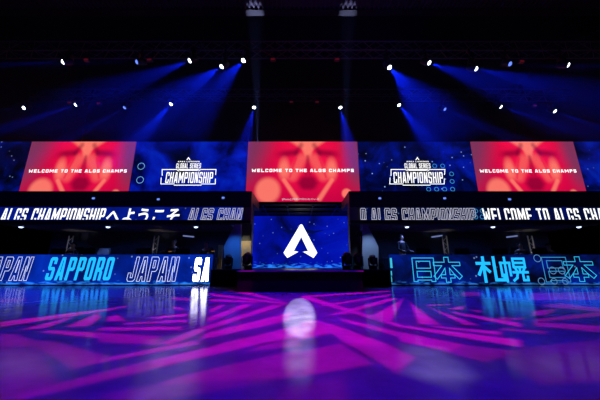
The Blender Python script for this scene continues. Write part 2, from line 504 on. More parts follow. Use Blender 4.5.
def kanji_mesh(text, x0, x1, z0, z1, y, bold=0.0, outline=None, zclip=None, slant=0.0):
    cu = bpy.data.curves.new('lettering', 'FONT'); cu.body = text; cu.size = 1.0
    cu.offset = bold; cu.resolution_u = 3
    cu.fill_mode = 'NONE' if outline else 'FRONT'
    o = bpy.data.objects.new('lettering', cu); C.objects.link(o)
    dg = bpy.context.evaluated_depsgraph_get(); dg.update()
    me = bpy.data.meshes.new_from_object(o.evaluated_get(dg))
    bpy.data.objects.remove(o); bpy.data.curves.remove(cu)
    bm = NB(); bm.from_mesh(me); bpy.data.meshes.remove(me)
    xs = [v.co.x for v in bm.verts]; ys = [v.co.y for v in bm.verts]
    ax, bx, ay, by = min(xs), max(xs), min(ys), max(ys)
    for v in bm.verts:
        k = (v.co.y - ay) / (by - ay)
        v.co = Vector((x0 + (v.co.x - ax) / (bx - ax) * (x1 - x0 - slant * (z1 - z0)) + slant * k * (z1 - z0), y, z0 + k * (z1 - z0)))
    if outline:
        nb = NB()
        for e in bm.edges:
            a, b2 = e.verts[0].co, e.verts[1].co
            stroke(nb, (a.x, a.z), (b2.x, b2.z), y, outline)
        bm.free(); bm = nb
    if zclip is not None:
        bmesh.ops.bisect_plane(bm, geom=bm.verts[:] + bm.edges[:] + bm.faces[:], plane_co=(0, 0, zclip), plane_no=(0, 0, -1), clear_outer=True)
    return bm


# ------------------------------------------------------------------ the hall
def structure(name, bm, m):
    o = link(name, bm, m); o['kind'] = 'structure'; return o


fm = bpy.data.materials.new('polished_concrete'); fm.use_nodes = True
nt = fm.node_tree; p = nt.nodes['Principled BSDF']
tc = nt.nodes.new('ShaderNodeTexCoord')
n1 = nt.nodes.new('ShaderNodeTexNoise'); n1.inputs['Scale'].default_value = 1.6; n1.inputs['Detail'].default_value = 8; n1.inputs['Roughness'].default_value = 0.65
nt.links.new(tc.outputs['Object'], n1.inputs['Vector'])
cr = nt.nodes.new('ShaderNodeValToRGB')
cr.color_ramp.elements[0].position = 0.3; cr.color_ramp.elements[0].color = (0.13, 0.13, 0.135, 1)
cr.color_ramp.elements[1].position = 0.72; cr.color_ramp.elements[1].color = (0.24, 0.24, 0.245, 1)
nt.links.new(n1.outputs['Fac'], cr.inputs['Fac']); nt.links.new(cr.outputs['Color'], p.inputs['Base Color'])
n2 = nt.nodes.new('ShaderNodeTexNoise'); n2.inputs['Scale'].default_value = 5; n2.inputs['Detail'].default_value = 4
nt.links.new(tc.outputs['Object'], n2.inputs['Vector'])
mr = nt.nodes.new('ShaderNodeMapRange'); mr.inputs['To Min'].default_value = 0.08; mr.inputs['To Max'].default_value = 0.17
nt.links.new(n2.outputs['Fac'], mr.inputs['Value']); nt.links.new(mr.outputs[0], p.inputs['Roughness'])
p.inputs['Specular IOR Level'].default_value = 0.0
n3 = nt.nodes.new('ShaderNodeTexNoise'); n3.inputs['Scale'].default_value = 9; n3.inputs['Detail'].default_value = 3
nt.links.new(tc.outputs['Object'], n3.inputs['Vector'])
bp = nt.nodes.new('ShaderNodeBump'); bp.inputs['Strength'].default_value = 0.06; bp.inputs['Distance'].default_value = 0.02
nt.links.new(n3.outputs['Fac'], bp.inputs['Height']); nt.links.new(bp.outputs[0], p.inputs['Normal'])
# worn floor polish: only mirrors at grazing view angles
gl = nt.nodes.new('ShaderNodeBsdfGlossy'); nt.links.new(mr.outputs[0], gl.inputs['Roughness']); nt.links.new(bp.outputs[0], gl.inputs['Normal'])
lw = nt.nodes.new('ShaderNodeLayerWeight'); lw.inputs['Blend'].default_value = 0.5
pw = nt.nodes.new('ShaderNodeMath'); pw.operation = 'POWER'; nt.links.new(lw.outputs['Facing'], pw.inputs[0]); pw.inputs[1].default_value = 9.0
ms = nt.nodes.new('ShaderNodeMixShader'); nt.links.new(pw.outputs[0], ms.inputs[0]); nt.links.new(p.outputs[0], ms.inputs[1]); nt.links.new(gl.outputs[0], ms.inputs[2])
nt.links.new(ms.outputs[0], nt.nodes['Material Output'].inputs['Surface'])

bm = NB(); box(bm, -15, 15, -4, 17, -0.12, 0); structure('floor', bm, fm)
bm = NB(); box(bm, -15, 15, 16.8, 17, 0, 13.2); structure('wall_back', bm, CLOTH)
bm = NB(); box(bm, -15.2, -15, -4, 17, 0, 13.2); structure('wall_left', bm, CLOTH)
bm = NB(); box(bm, 15, 15.2, -4, 17, 0, 13.2); structure('wall_right', bm, CLOTH)
RIBS = mat('ribbed_ceiling_sheet', (0.025, 0.02, 0.035), 0.7)
bm = NB(); box(bm, -15, 15, -4, 17, 13.0, 13.2); structure('ceiling', bm, CLOTH)
# ribbed sheet over the front of the hall, ending at a dark beam
bm = NB(); box(bm, -15, 15, 4, 9.6, 12.0, 12.05)
for i in range(150):
    x = -14.9 + i * 0.2
    box(bm, x, x + 0.08, 4, 9.6, 11.91, 12.0)
structure('ceiling_front', bm, RIBS)
bm = NB(); box(bm, -15, 15, 9.6, 9.9, 11.85, 13.0); structure('trim_1', bm, BLACK)
spot('ceiling_violet_uplight', (2.5, 3.0, 5.5), (2.0, 9.0, 12.0), (0.3, 0.14, 1.0), 260, 60, 1.0, 0.1)

# ------------------------------------------------------------------ stage platform
st = empty('stage_platform', (0, 9.6, 0), 'wide low black stage platform running back under the central screen between the desks', 'stage')
bm = NB(); box(bm, -3.1, 3.15, 0.0, 5.6, 0.0, 0.52); link('skirt', bm, CLOTH, st)
bm = NB(); box(bm, -3.1, 3.15, -0.02, 5.6, 0.52, 0.56); link('deck', bm, BLACKP, st)
st = empty('stage_thrust', (0, 7.4, 0), 'black stage apron block jutting forward onto the floor in front of the white emblem', 'stage')
bm = NB(); box(bm, -1.66, 1.66, 0.0, 2.15, 0.0, 0.52)
for i in range(13):
    x = -1.6 + i * 0.2646
    box(bm, x, x + 0.02, -0.012, 0.0, 0.02, 0.5)
link('skirt', bm, CLOTH, st)
bm = NB(); box(bm, -1.68, 1.68, -0.03, 2.15, 0.52, 0.56, 0.008); link('deck', bm, BLACKP, st)
bm = NB(); box(bm, -1.69, 1.69, -0.045, -0.032, 0.525, 0.555); link('edge_strip', bm, GREY, st)

# ------------------------------------------------------------------ booths: canopy, back wall, floor, desk
DOWN = {}
for s, side in ((-1, 'left'), (1, 'right')):
    xi = 1.87 if s < 0 else 1.9
    lo, hi = sorted((s * 12.5, s * xi))
    cv = empty('booth_canopy', (0, 10, 0), f'black overhead booth canopy carrying the text strip on the {side} of the stage', 'canopy')
    ol, oh = sorted((s * 12.5, s * 2.95)); il, ih = sorted((s * 2.95, s * xi))
    bm = NB(); box(bm, ol, oh, 0.06, 3.6, 2.42, 3.5); link('body', bm, BLACK, cv)
    bm = NB(); box(bm, il, ih, 0.06, 0.35, 2.36, 3.5); box(bm, il, ih, 0.35, 2.0, 3.12, 3.5); link('end_beam', bm, mat('end_beam_grey', (0.10, 0.10, 0.11), 0.5), cv)
    bm = NB(); box(bm, lo, hi, 0.0, 0.06, 2.86, 3.5); link('fascia', bm, mat('fascia_black', (0.02, 0.022, 0.03), 0.4), cv)
    bm = NB(); box(bm, lo, hi, 0.0, 0.3, 2.24, 2.35); link('lower_edge', bm, BLACK, cv)
    bm = NB(); box(bm, ol, oh, 0.3, 3.6, 2.36, 2.42)
    for i in range(9):
        y = 0.45 + i * 0.36
        box(bm, ol, oh, y, y + 0.05, 2.33, 2.36)
    link('soffit', bm, mat('soffit_slats', (0.12, 0.12, 0.13), 0.6), cv)
    bx = sorted((s * 12.5, s * 3.2))
    bm = NB(); box(bm, bx[0], bx[1], 13.5, 13.6, 0.2, 2.4); structure('wall_booth_' + side, bm, DARKWALL)
    bp_ = empty('booth_platform', (0, 10.0, 0), f'low black platform floor inside the booths on the {side} of the stage', 'platform')
    bm = NB(); box(bm, bx[0], bx[1] , 0.2, 3.6, 0.0, 0.2); link('body', bm, BLACK, bp_)
    dk = empty('player_desk', (0, 10.1, 0.2), f'long black players desk behind the glowing desk front on the {side} of the stage', 'desk')
    dx = sorted((s * 12.3, s * 3.3))
    bm = NB(); box(bm, dx[0], dx[1], 0.02, 0.85, 0.76, 0.80, 0.006); link('worktop', bm, BLACKP, dk)
    bm = NB(); box(bm, dx[0], dx[1], 0.12, 0.15, 0.3, 0.76); link('modesty_panel', bm, BLACK, dk)
    for i in range(6):
        x = dx[0] + 0.1 + i * (dx[1] - dx[0] - 0.2) / 5
        bm = NB(); box(bm, x - 0.03, x + 0.03, 0.2, 0.78, 0.0, 0.76); link('leg', bm, BLACK, dk)

# ------------------------------------------------------------------ led screens
BLUE_A = [(0.34, (0.000, 0.001, 0.012)), (0.45, (0.0005, 0.003, 0.14)), (0.58, (0.001, 0.009, 0.38)), (0.74, (0.001, 0.03, 0.55))]
BLUE_DK = [(0.38, (0.0005, 0.001, 0.008)), (0.50, (0.0005, 0.003, 0.07)), (0.63, (0.001, 0.007, 0.26)), (0.80, (0.001, 0.03, 0.45))]


def screen(px0, px1, Y, py0, z_bot, depth, label, material, face_me=None, x_pad=0.0):
    """Upright led wall section: black cabinet with a glowing face; edges measured along its top line."""
    a, b = at(px0, py0, Y), at(px1, py0, Y)
    z1 = a.z
    cx = (a.x + b.x) / 2; w = b.x - a.x
    o = empty('led_screen', (cx, Y, z_bot), label, 'screen')
    bm = NB(); box(bm, -w / 2 , w / 2, 0.006, depth, 0, z1 - z_bot); link('cabinet', bm, BLACK, o)
    if face_me is None:
        bm = NB(); box(bm, -w / 2, w / 2, 0.0, 0.006, 0, z1 - z_bot); f = link('display_face', bm, material, o)
    else:
        f = link_me('display_face', face_me(w, z1 - z_bot), material, o)
    return o, w, z1 - z_bot


def red_picture(w, h):
    """Soft abstract red and coral picture, painted per vertex on the screen face."""
    nx, nz = 170, 92
    bm = NB(); V = [[bm.verts.new((-w / 2 + w * i / nx, 0.0, h - h * j / nz)) for i in range(nx + 1)] for j in range(nz + 1)]
    for j in range(nz):
        for i in range(nx): bm.faces.new((V[j][i], V[j][i + 1], V[j + 1][i + 1], V[j + 1][i]))
    me = bpy.data.meshes.new('display_face'); bm.to_mesh(me); bm.free()

    def sm(e0, e1, x):
        t = min(1, max(0, (x - e0) / (e1 - e0))); return t * t * (3 - 2 * t)

    def seg(x, y, x1, y1, x2, y2):
        dx, dy = x2 - x1, y2 - y1
        t = min(1, max(0, ((x - x1) * dx + (y - y1) * dy) / (dx * dx + dy * dy)))
        return math.hypot(x - x1 - t * dx, y - y1 - t * dy)

    def mix(a, b, k): return tuple(p + (q - p) * k for p, q in zip(a, b))
    mauve, crim, red, coral, dark = (0.17, 0.035, 0.11), (0.56, 0.001, 0.055), (0.86, 0.004, 0.062), (1.0, 0.20, 0.15), (0.20, 0.0, 0.03)
    cols = []
    for v in me.vertices:
        u = v.co.x / w + 0.5; y = 1 - v.co.z / h
        x = u * 1.88; c = abs(u - 0.545) * 1.88                # mirrored about the centre line
        k = mix(crim, red, sm(0.85, 0.25, c) * sm(1.1, 0.5, y) )
        edge = max(sm(0.26, 0.0, u + 0.20 * (y - .3)), sm(0.80, 0.97, u - 0.08 * (y - .3)))
        k = mix(k, mauve, 0.9 * edge * sm(1.05, 0.45, y))
        k = mix(k, coral, 0.9 * sm(0.36, 0.22, c + 1.5 * y))
        k = mix(k, coral, 0.95 * sm(0.13, 0.06, c + 0.25 * max(0, y - .1)) * sm(0.34, 0.18, y))
        k = mix(k, dark, 0.75 * sm(0.10, 0.0, abs(y - .2 - .1 * (c - .3))) * sm(0.12, 0.2, c) * sm(0.62, 0.36, c))
        k = mix(k, dark, 0.55 * sm(0.07, 0.0, seg(c, y, 0.11, 0.06, 0.2, 0.2)))
        k = mix(k, coral, 0.85 * sm(0.16, 0.04, math.hypot((c - .40) * 1.2, (y - .47) * .62)))
        k = mix(k, coral, 0.45 * sm(0.14, 0.02, seg(c, y, 0.10, 0.30, 0.26, 0.58)))
        k = mix(k, red, 0.7 * sm(0.035, 0.0, seg(c, y, 0.20, 0.28, 0.30, 0.60)))
        k = mix(k, dark, 0.5 * sm(0.05, 0.0, seg(c, y, 0.0, 0.26, 0.03, 0.55)))
        k = mix(k, dark, 0.8 * sm(0.24, 0.10, c + 0.6 * abs(y - .70)) * sm(0.52, 0.64, y) * sm(0.86, 0.76, y))
        k = mix(k, coral, 0.85 * sm(0.055, 0.012, seg(c, y, 0.40, 0.65, 0.19, 0.95) / (0.6 + y * .5)))
        k = mix(k, coral, 0.9 * sm(0.25, 0.15, math.hypot(x - .36, y - .82)))
        k = mix(k, coral, 0.95 * sm(0.095, 0.06, math.hypot(x - 1.66, y - .87)))
        cols.append((*k, 1))
    at_ = me.color_attributes.new('Col', 'FLOAT_COLOR', 'POINT')
    for i, c_ in enumerate(cols): at_.data[i].color = c_
    return me


redm = bpy.data.materials.new('led_red_picture'); redm.use_nodes = True
nt = redm.node_tree; nt.nodes.remove(nt.nodes['Principled BSDF'])
va = nt.nodes.new('ShaderNodeVertexColor'); va.layer_name = 'Col'
em = nt.nodes.new('ShaderNodeEmission'); em.inputs['Strength'].default_value = 1.0
nt.links.new(va.outputs['Color'], em.inputs['Color']); nt.links.new(em.outputs[0], nt.nodes['Material Output'].inputs['Surface'])

YB = 12.0; ZB = 3.56
topY = 141.6
centre_me = []
def shared(w, h):
    if not centre_me: centre_me.append(red_picture(w, h))
    return centre_me[0]


for px0, px1, side in ((248.3, 357.2, 'centre'), (32, 136.5, 'left'), (470, 573, 'right')):
    ZB = 3.555 if side == 'centre' else 3.5
    lab = {'centre': 'tall red screen reading WELCOME above the central stage opening', 'left': 'red screen reading WELCOME above the left booths, beside swirling blue picture',
           'right': 'red screen reading WELCOME above the right booths'}[side]
    o, w, h = screen(px0, px1, YB, topY, ZB, 0.3, lab, redm, red_picture)
    zt = h * (1 - 0.49); tx = 'WELCOME TO THE ALGS CHAMPS'
    link_words(tx, word_contours(tx, -w * .455, w * .455, zt - 0.095, zt + 0.065, w=0.95, t=0.28, c=0.12, gap=0.34, slant=0.0), -0.012, WHITE_L, o)
    if side == 'centre':
        bm = kanji_mesh('[Photo] 撮影が行われている', -w * .18, w * .14, h * 0.02, h * 0.055, -0.012, 0.01)
        link('caption', bm, WHITE_D, o)

ZB = 3.5
RINGP = glow('led_ring_pale', (0.2, 0.5, 0.9), 0.8)
blue_specs = [(-1, 31.6, 'dark blue cloudy screen section at the far left end of the upper band', BLUE_DK, 3.1, 0.5),
              (137, 247.8, 'blue screen with white CHAMPIONSHIP crest left of the central red screen', BLUE_A, 7.7, 0.0),
              (357.7, 469.6, 'starry dark blue screen with white CHAMPIONSHIP crest right of the central red screen', BLUE_DK, 1.9, 1.0),
              (573.4, 601, 'dark blue screen section at the far right end of the upper band', BLUE_DK, 12.4, 0.4)]
for px0, px1, lab, stops, seed, stars in blue_specs:
    m = led('led_blue_sky', stops, 0.75, seed, stars)
    o, w, h = screen(px0, px1, YB, topY, ZB, 0.3, lab, m)
    ox = o.location.x

    ZB = 3.5

    def L(px, py): q = at(px, py, YB); return (q.x - ox, q.z - ZB)
    if 130 < px0 < 400:
        cx = 188.3 if px0 < 200 else 417.0
        bm = NB()
        a, b = L(cx - 23.2, 183), L(cx + 25.2, 172.2)
        fill_glyphs(bm, word_contours('CHAMPIONSHIP', a[0], b[0], a[1], b[1], 0.46, 0.135, 0.06, 0.14, 0.03), -0.012)
        a, b = L(cx - 12.3, 168.4), L(cx + 13, 163.4)
        fill_glyphs(bm, word_contours('GLOBAL SERIES', a[0], b[0], a[1], b[1], 0.46, 0.15, 0.06, 0.14, 0.02), -0.012)
        a, b = L(cx - 10.5, 162.2), L(cx + 11.5, 161.1)
        fill_glyphs(bm, word_contours('APEX LEGENDS', a[0], b[0], a[1], b[1], 0.75, 0.26, 0.08, 0.4), -0.012)
        link('lettering', bm, WHITE_L, o)
        bm = NB(); th = 0.036

        def ln(*pts):
            for i in range(len(pts) - 1): stroke(bm, L(*pts[i]), L(*pts[i + 1]), -0.012, th)
        ln((cx - 26, 175.5), (cx - 26, 169.6), (cx - 11.5, 169.6), (cx - 9.5, 171)); ln((cx + 10.5, 171), (cx + 12.5, 169.6), (cx + 27.8, 169.6), (cx + 27.4, 174.5))
        ln((cx - 27, 178), (cx - 27.3, 184), (cx - 14, 184)); ln((cx - 14, 185.2), (cx + 13, 185.2)); ln((cx + 13, 184), (cx + 27, 184), (cx + 27.2, 179))
        q = [L(cx - 10.5, 169.2), L(cx + 11.5, 169.2), L(cx + 9.2, 170.8), L(cx - 8.2, 170.8)]
        fill_glyphs(bm, [[q]], -0.012)
        t_ = [L(cx + .3, 157), L(cx - 1.8, 160.2), L(cx - 1.0, 160.2), L(cx + .3, 158.6), L(cx + 1.6, 160.2), L(cx + 2.4, 160.2)]
        fill_glyphs(bm, [[t_]], -0.012)
        link('crest_frame', bm, WHITE_L, o)
        rings = [(451.5, 174), (452, 181.5), (434.5, 166), (442.5, 166), (428.5, 189.3), (436.5, 189.3), (444.5, 189.3), (452.5, 189.3)] if px0 > 300 else [(141.3, 166.3), (140.2, 180)]
        for rx, ry in rings:
            k = L(rx, ry); bm = NB(); ring(bm, k[0], k[1], 0.095 if px0 > 300 else 0.16, -0.012, 0.028)
            link('ring_mark', bm, OUTL_B if px0 > 300 else RINGP, o)

# portal screen at the back of the stage
YP = 14.8
mport = led('led_deep_blue', [(0.30, (0.0005, 0.002, 0.05)), (0.44, (0.0005, 0.004, 0.24)), (0.6, (0.001, 0.006, 0.42)), (0.8, (0.001, 0.02, 0.52))], 0.55, 4.2, 0.35, rocks=(-0.25, 0.75, (0.02, 0.22, 0.75)))
o, w, h = screen(247, 352, YP, 216, 0.575, 0.25, 'deep blue screen with white A-shaped emblem at the back of the stage opening', mport)
ox = o.location.x


def L(px, py): q = at(px, py, YP); return (q.x - ox, q.z - 0.575)


def EM(x, y): return L(240 + x / 4, 185 + y / 4)          # read off a four-times enlargement


bm = NB()
fill_glyphs(bm, [[[EM(241, 158), EM(249, 158), EM(309, 271), EM(294, 292), EM(252, 267), EM(272, 264), EM(245, 208), EM(215, 264), EM(234, 267), EM(189, 292), EM(174, 271)]]], -0.012)
link('emblem', bm, glow('led_emblem_white', (1, 1, 1), 1.4), o)
DARKB = glow('led_shadow_blue', (0.001, 0.004, 0.06), 1.0)
bm = NB()
for q in ([(160, 178), (212, 184), (236, 176), (228, 190), (200, 194)], [(345, 178), (300, 184), (262, 178), (266, 190), (292, 194)]):
    fill_glyphs(bm, [[[EM(*k) for k in q]]], -0.007)
link('dark_wing_shapes', bm, DARKB, o)

# ------------------------------------------------------------------ portal frame
hd = empty('portal_header', (0, 12.0, 3.4), 'black header slab spanning the stage opening under the tall red screen', 'header')
bm = NB(); box(bm, -2.93, 2.93, 0.0, 3.1, 0.04, 0.155); link('slab', bm, BLACK, hd)
bm = NB()
for x in (-1.75, -0.6, 0.6, 1.75): box(bm, x - 0.03, x + 0.03, 0.05, 2.6, -0.02, 0.04)
box(bm, -2.0, 2.0, 0.5, 0.56, -0.04, 0.03); box(bm, -2.0, 2.0, 1.6, 1.66, -0.04, 0.03)
link('batten', bm, BLACKP, hd)
cl = empty('portal_column', (-2.33, 11.75, 0.56), 'dark column on the left edge of the stage opening above beige board', 'column')
bm = NB(); box(bm, -0.2, 0.24, -0.2, 0.2, 0, 2.56, 0.01); link('shaft', bm, OLIVE, cl)
cl = empty('portal_column', (2.37, 11.75, 0.56), 'dark olive column on the right edge of the stage opening beside pale strip', 'column')
bm = NB(); box(bm, -0.22, 0.24, -0.2, 0.2, 0, 2.56, 0.01); link('shaft', bm, OLIVE, cl)
a, b = at(240, 241, 11.3), at(250, 270, 11.3)
bb = empty('beige_board', (0, 11.3, 0.56), 'upright beige board standing behind the left stage lamp', 'board')
bm = NB(); box(bm, a.x, b.x, 0, 0.05, 0.0, a.z - 0.56); link('sheet', bm, BEIGE, bb)
bm = NB(); box(bm, a.x - 0.03, a.x, -0.01, 0.06, 0.0, a.z - 0.56); link('edge_post', bm, BLACKP, bb)
spot('board_light', (-2.4, 10.92, 2.6), (-2.4, 11.3, 1.2), (1.0, 0.85, 0.6), 120, 60, 0.6, 0.05)
a, b = at(218.5, 245, 11.6), at(221.5, 262, 11.6)
bb = empty('beige_post', (0, 11.6, 0.2), 'narrow beige post at the end of the left booth desk', 'post')
bm = NB(); box(bm, a.x, b.x, 0, 0.08, 0.0, a.z - 0.2); link('upright', bm, BEIGE, bb)
bm = NB(); box(bm, a.x - 0.02, b.x + 0.02, -0.02, 0.10, 0.0, 0.03); link('foot', bm, BLACKP, bb)
a, b = at(360.6, 236, 11.2), at(362.2, 268, 11.2)
bb = empty('pale_strip', (0, 11.2, 0.56), 'thin pale vertical strip beside the right wing panel', 'strip')
bm = NB(); box(bm, a.x, b.x, 0, 0.06, 0.0, a.z - 0.56); link('batten', bm, mat('pale_paint', (0.7, 0.72, 0.78), 0.5), bb)
bm = NB(); box(bm, a.x - 0.05, b.x + 0.05, -0.03, 0.09, 0.0, 0.03); link('foot', bm, BLACKP, bb)


def wing(pts, Y, label, energy, color, tgt):
    q = [at(*p_, Y) for p_ in pts]
    o = empty('wing_panel', (0, Y, 0.56), label, 'panel')
    bm = NB(); prism(bm, [(k.x, max(0.0, k.z - 0.56)) for k in q], 0.0, 0.06); link('sheet', bm, PANEL, o)
    xs = [k.x for k in q]
    bm = NB(); box(bm, min(xs), max(xs), 0.06, 0.16, 0.0, 0.08); link('base_rail', bm, BLACK, o)
    t = at(*tgt, Y)
    spot('wing_light', (t.x + (0.25 if t.x < 0 else -0.25), Y - 0.9, 2.2), (t.x, Y, t.z - 0.25), color, energy, 70, 1.0, 0.05)


wing([(224, 272), (224, 246), (236, 222), (241, 220), (241, 272)], 10.75, 'blue lit wing panel with slanted top behind the lamp at the left desk end', 70, (0.03, 0.2, 1.0), (233, 250))
wing([(362.5, 272), (362.5, 220), (366, 222), (378.5, 247), (378.5, 272)], 10.75, 'pale grey wing panel with slanted top left of the right desk', 65, (0.38, 0.55, 1.0), (371, 250))

# ------------------------------------------------------------------ ribbon text strips
YR = 10.0


def ribbon(px0, px1, label, stops, seed):
    a, b = at(px0, 207.6, YR), at(px1, 220.3, YR)
    xa = -12.4 if px0 < 0 else a.x; xb = 12.4 if px1 > 600 else b.x
    o = empty('led_ribbon', (0, YR - 0.1, b.z), label, 'display')
    bm = NB(); box(bm, xa, xb, 0.006, 0.1, 0, a.z - b.z); link('cabinet', bm, BLACK, o)
    bm = NB(); box(bm, xa, xb, 0.0, 0.006, 0, a.z - b.z); link('display_face', bm, led('led_ribbon_blue', stops, 1.1, seed, 0.3), o)
    return o, b.z


RY = YR - 0.1
NAVY = [(0.35, (0.001, 0.002, 0.012)), (0.55, (0.001, 0.003, 0.04)), (0.75, (0.001, 0.008, 0.2))]
RBL = [(0.3, (0.001, 0.003, 0.05)), (0.5, (0.001, 0.007, 0.2)), (0.75, (0.001, 0.02, 0.42))]
oL, zb = ribbon(-40, 243, 'text strip over the left booths with white CHAMPIONSHIP and Japanese lettering', RBL, 2.0)
oR, zb = ribbon(360, 640, 'dark text strip over the right booths with white WELCOME lettering', NAVY, 5.0)


def rib_word(parent, text, px0, px1, filled, name='lettering', m=None, slant=0.15):
    a, b = at(px0, 223, RY), at(px1, 208.4, RY)
    g_ = clip_low(word_contours(text, a.x, b.x, a.z - zb, b.z - zb, 0.46, 0.15, 0.07, 0.12, slant), 0.012)
    link_words(text, g_, -0.012, m or (WHITE_L if filled else OUTL_R), parent, None if filled else 0.019)


rib_word(oL, 'ALGS CHAMPIONSHIP', -1, 107, True, slant=0.1)
rib_word(oL, 'ALGS CHAN', 187, 243.2, False)
a, b = at(104.5, 224, RY), at(181, 208.5, RY)
whole = kanji_mesh('へようこそ', a.x, b.x, a.z - zb, b.z - zb, -0.012, 0.022, zclip=0.012, slant=0.1)
for k in range(5):                                        # one mesh per character
    part = whole.copy(); xa, xb = a.x + (b.x - a.x) * k / 5, a.x + (b.x - a.x) * (k + 1) / 5
    drop = [f for f in part.faces if not xa <= f.calc_center_median().x < xb]
    bmesh.ops.delete(part, geom=drop, context='FACES')
    link('character', part, WHITE_L, oL)
whole.free()
rib_word(oR, 'O ALGS CHAMPIONSHIP', 361, 474.5, False, slant=0.0)
rib_word(oR, 'WELCOME TO ALGS CHAMPIONSHIP', 484.5, 655, True, slant=-0.04)
for px, py in ((475.5, 211), (475.5, 217), (482, 211), (482, 217)):
    k = at(px, py, RY); bm = NB(); ring(bm, k.x, k.z - zb, 0.075, -0.012, 0.02); link('ring_mark', bm, OUTL_B, oR)

# ------------------------------------------------------------------ glowing desk fronts
YD = 10.0


def deskfront(px0, px1, label, stops, seed, rocks):
    a, b = at(px0, 254.6, YD), at(px1, 270, YD)
    xa = -12.2 if px0 < 0 else at(px0, 270, YD).x; xb = 12.2 if px1 > 600 else b.x
    o = empty('led_desk_front', (0, YD, 0.0), label, 'display')
    bm = NB(); box(bm, xa, xb, 0.006, 0.1, 0, a.z); link('cabinet', bm, BLACK, o)
    bm = NB(); box(bm, xa, xb, 0.0, 0.006, 0.03, a.z); link('display_face', bm, led('led_desk_blue', stops, 0.6, seed, 0.5, rocks=rocks), o)
    return o


DBL = [(0.28, (0.001, 0.006, 0.07)), (0.48, (0.001, 0.012, 0.22)), (0.62, (0.001, 0.025, 0.42)), (0.8, (0.001, 0.05, 0.62))]
DDK = [(0.40, (0.001, 0.002, 0.012)), (0.50, (0.001, 0.006, 0.09)), (0.62, (0.001, 0.014, 0.30)), (0.8, (0.001, 0.04, 0.5))]
dL = deskfront(-40, 212, 'glowing blue desk front reading SAPPORO and JAPAN on the left', DBL, 3.3, (-0.1, 0.42, (0.02, 0.2, 0.7)))
dR = deskfront(390, 640, 'glowing dark blue desk front with cyan Japanese characters on the right', DDK, 9.1, (-0.1, 0.36, (0.02, 0.16, 0.55)))


def desk_word(parent, text, px0, px1, py0, py1, filled, m, slant=0.2, th=0.017, t=0.15):
    a, b = at(px0, py1, YD), at(px1, py0, YD)
    g_ = word_contours(text, a.x, b.x, a.z, b.z, 0.46, t, 0.08, 0.13, slant)
    bm = NB()
    if filled: fill_glyphs(bm, g_, -0.012)
    else: line_glyphs(bm, g_, -0.012, th)
    link('lettering', bm, m, parent)


desk_word(dL, 'JAPAN', -21, 34.5, 257, 280.5, False, OUTL_W, slant=0.1, t=0.17)
desk_word(dL, 'SAPPORO', 44.5, 115.8, 257.2, 280.3, True, CYAN, slant=0.1, t=0.17)
desk_word(dL, 'JAPAN', 126.5, 180, 257, 281.3, False, OUTL_W, slant=0.1, t=0.17)
desk_word(dL, 'SA', 192.3, 211.4, 257.6, 281.5, True, glow('led_bright_white', (1, 1, 1), 5.0), slant=0.06, t=0.19)


RI = [[[(.06, 0), (.06, 1), (.94, 1), (.94, 0), (.78, 0), (.78, .06), (.22, .06), (.22, 0)], [(.22, .56), (.22, .86), (.78, .86), (.78, .56)], [(.22, .18), (.22, .43), (.78, .43), (.78, .18)]]]
HON = [[[(.42, 1), (.58, 1), (.58, .80), (.97, .80), (.97, .66), (.68, .66), (1.0, .24), (.89, .12), (.74, .31), (.74, .17), (.58, .17), (.58, 0), (.42, 0), (.42, .17), (.26, .17), (.26, .31),
         (.11, .12), (0, .24), (.32, .66), (.03, .66), (.03, .80), (.42, .80)], [(.58, .56), (.58, .30), (.74, .30)], [(.42, .56), (.42, .30), (.26, .30)]]]
SATSU = [((.02, .76), (.46, .76)), ((.25, 1), (.25, 0)), ((.24, .72), (.05, .30)), ((.28, .60), (.43, .42)), ((.64, 1), (.64, .06)), ((.64, .06), (.95, .06)), ((.95, .06), (.95, .26))]
HORO = [((.04, .78), (.38, .78)), ((.05, .78), (.05, .22)), ((.37, .78), (.37, .26)), ((.21, 1), (.21, 0)), ((.52, .96), (.94, .96)), ((.52, .96), (.52, .60)), ((.94, .96), (.94, .60)), ((.52, .60), (.94, .60)),
        ((.52, .78), (.94, .78)), ((.73, .60), (.73, .38)), ((.57, .54), (.61, .45)), ((.90, .54), (.86, .45)), ((.48, .38), (1, .38)), ((.63, .36), (.58, .15)), ((.58, .15), (.46, .04)), ((.82, .36), (.82, .05)), ((.82, .05), (.98, .05)), ((.98, .05), (.98, .18))]


def kd(parent, shape, px0, px1, py0, py1, m, th):
    a, b = at(px0, py1, YD), at(px1, py0, YD)
    f = lambda p_: (a.x + p_[0] * (b.x - a.x), a.z + p_[1] * (b.z - a.z))
    bm = NB()
    if isinstance(shape[0], list): line_glyphs(bm, [[[f(p_) for p_ in cc] for cc in g_] for g_ in shape], -0.012, th)
    else:
        for p_, q_ in shape: stroke(bm, f(p_), f(q_), -0.012, th)
    link('character', bm, m, parent)


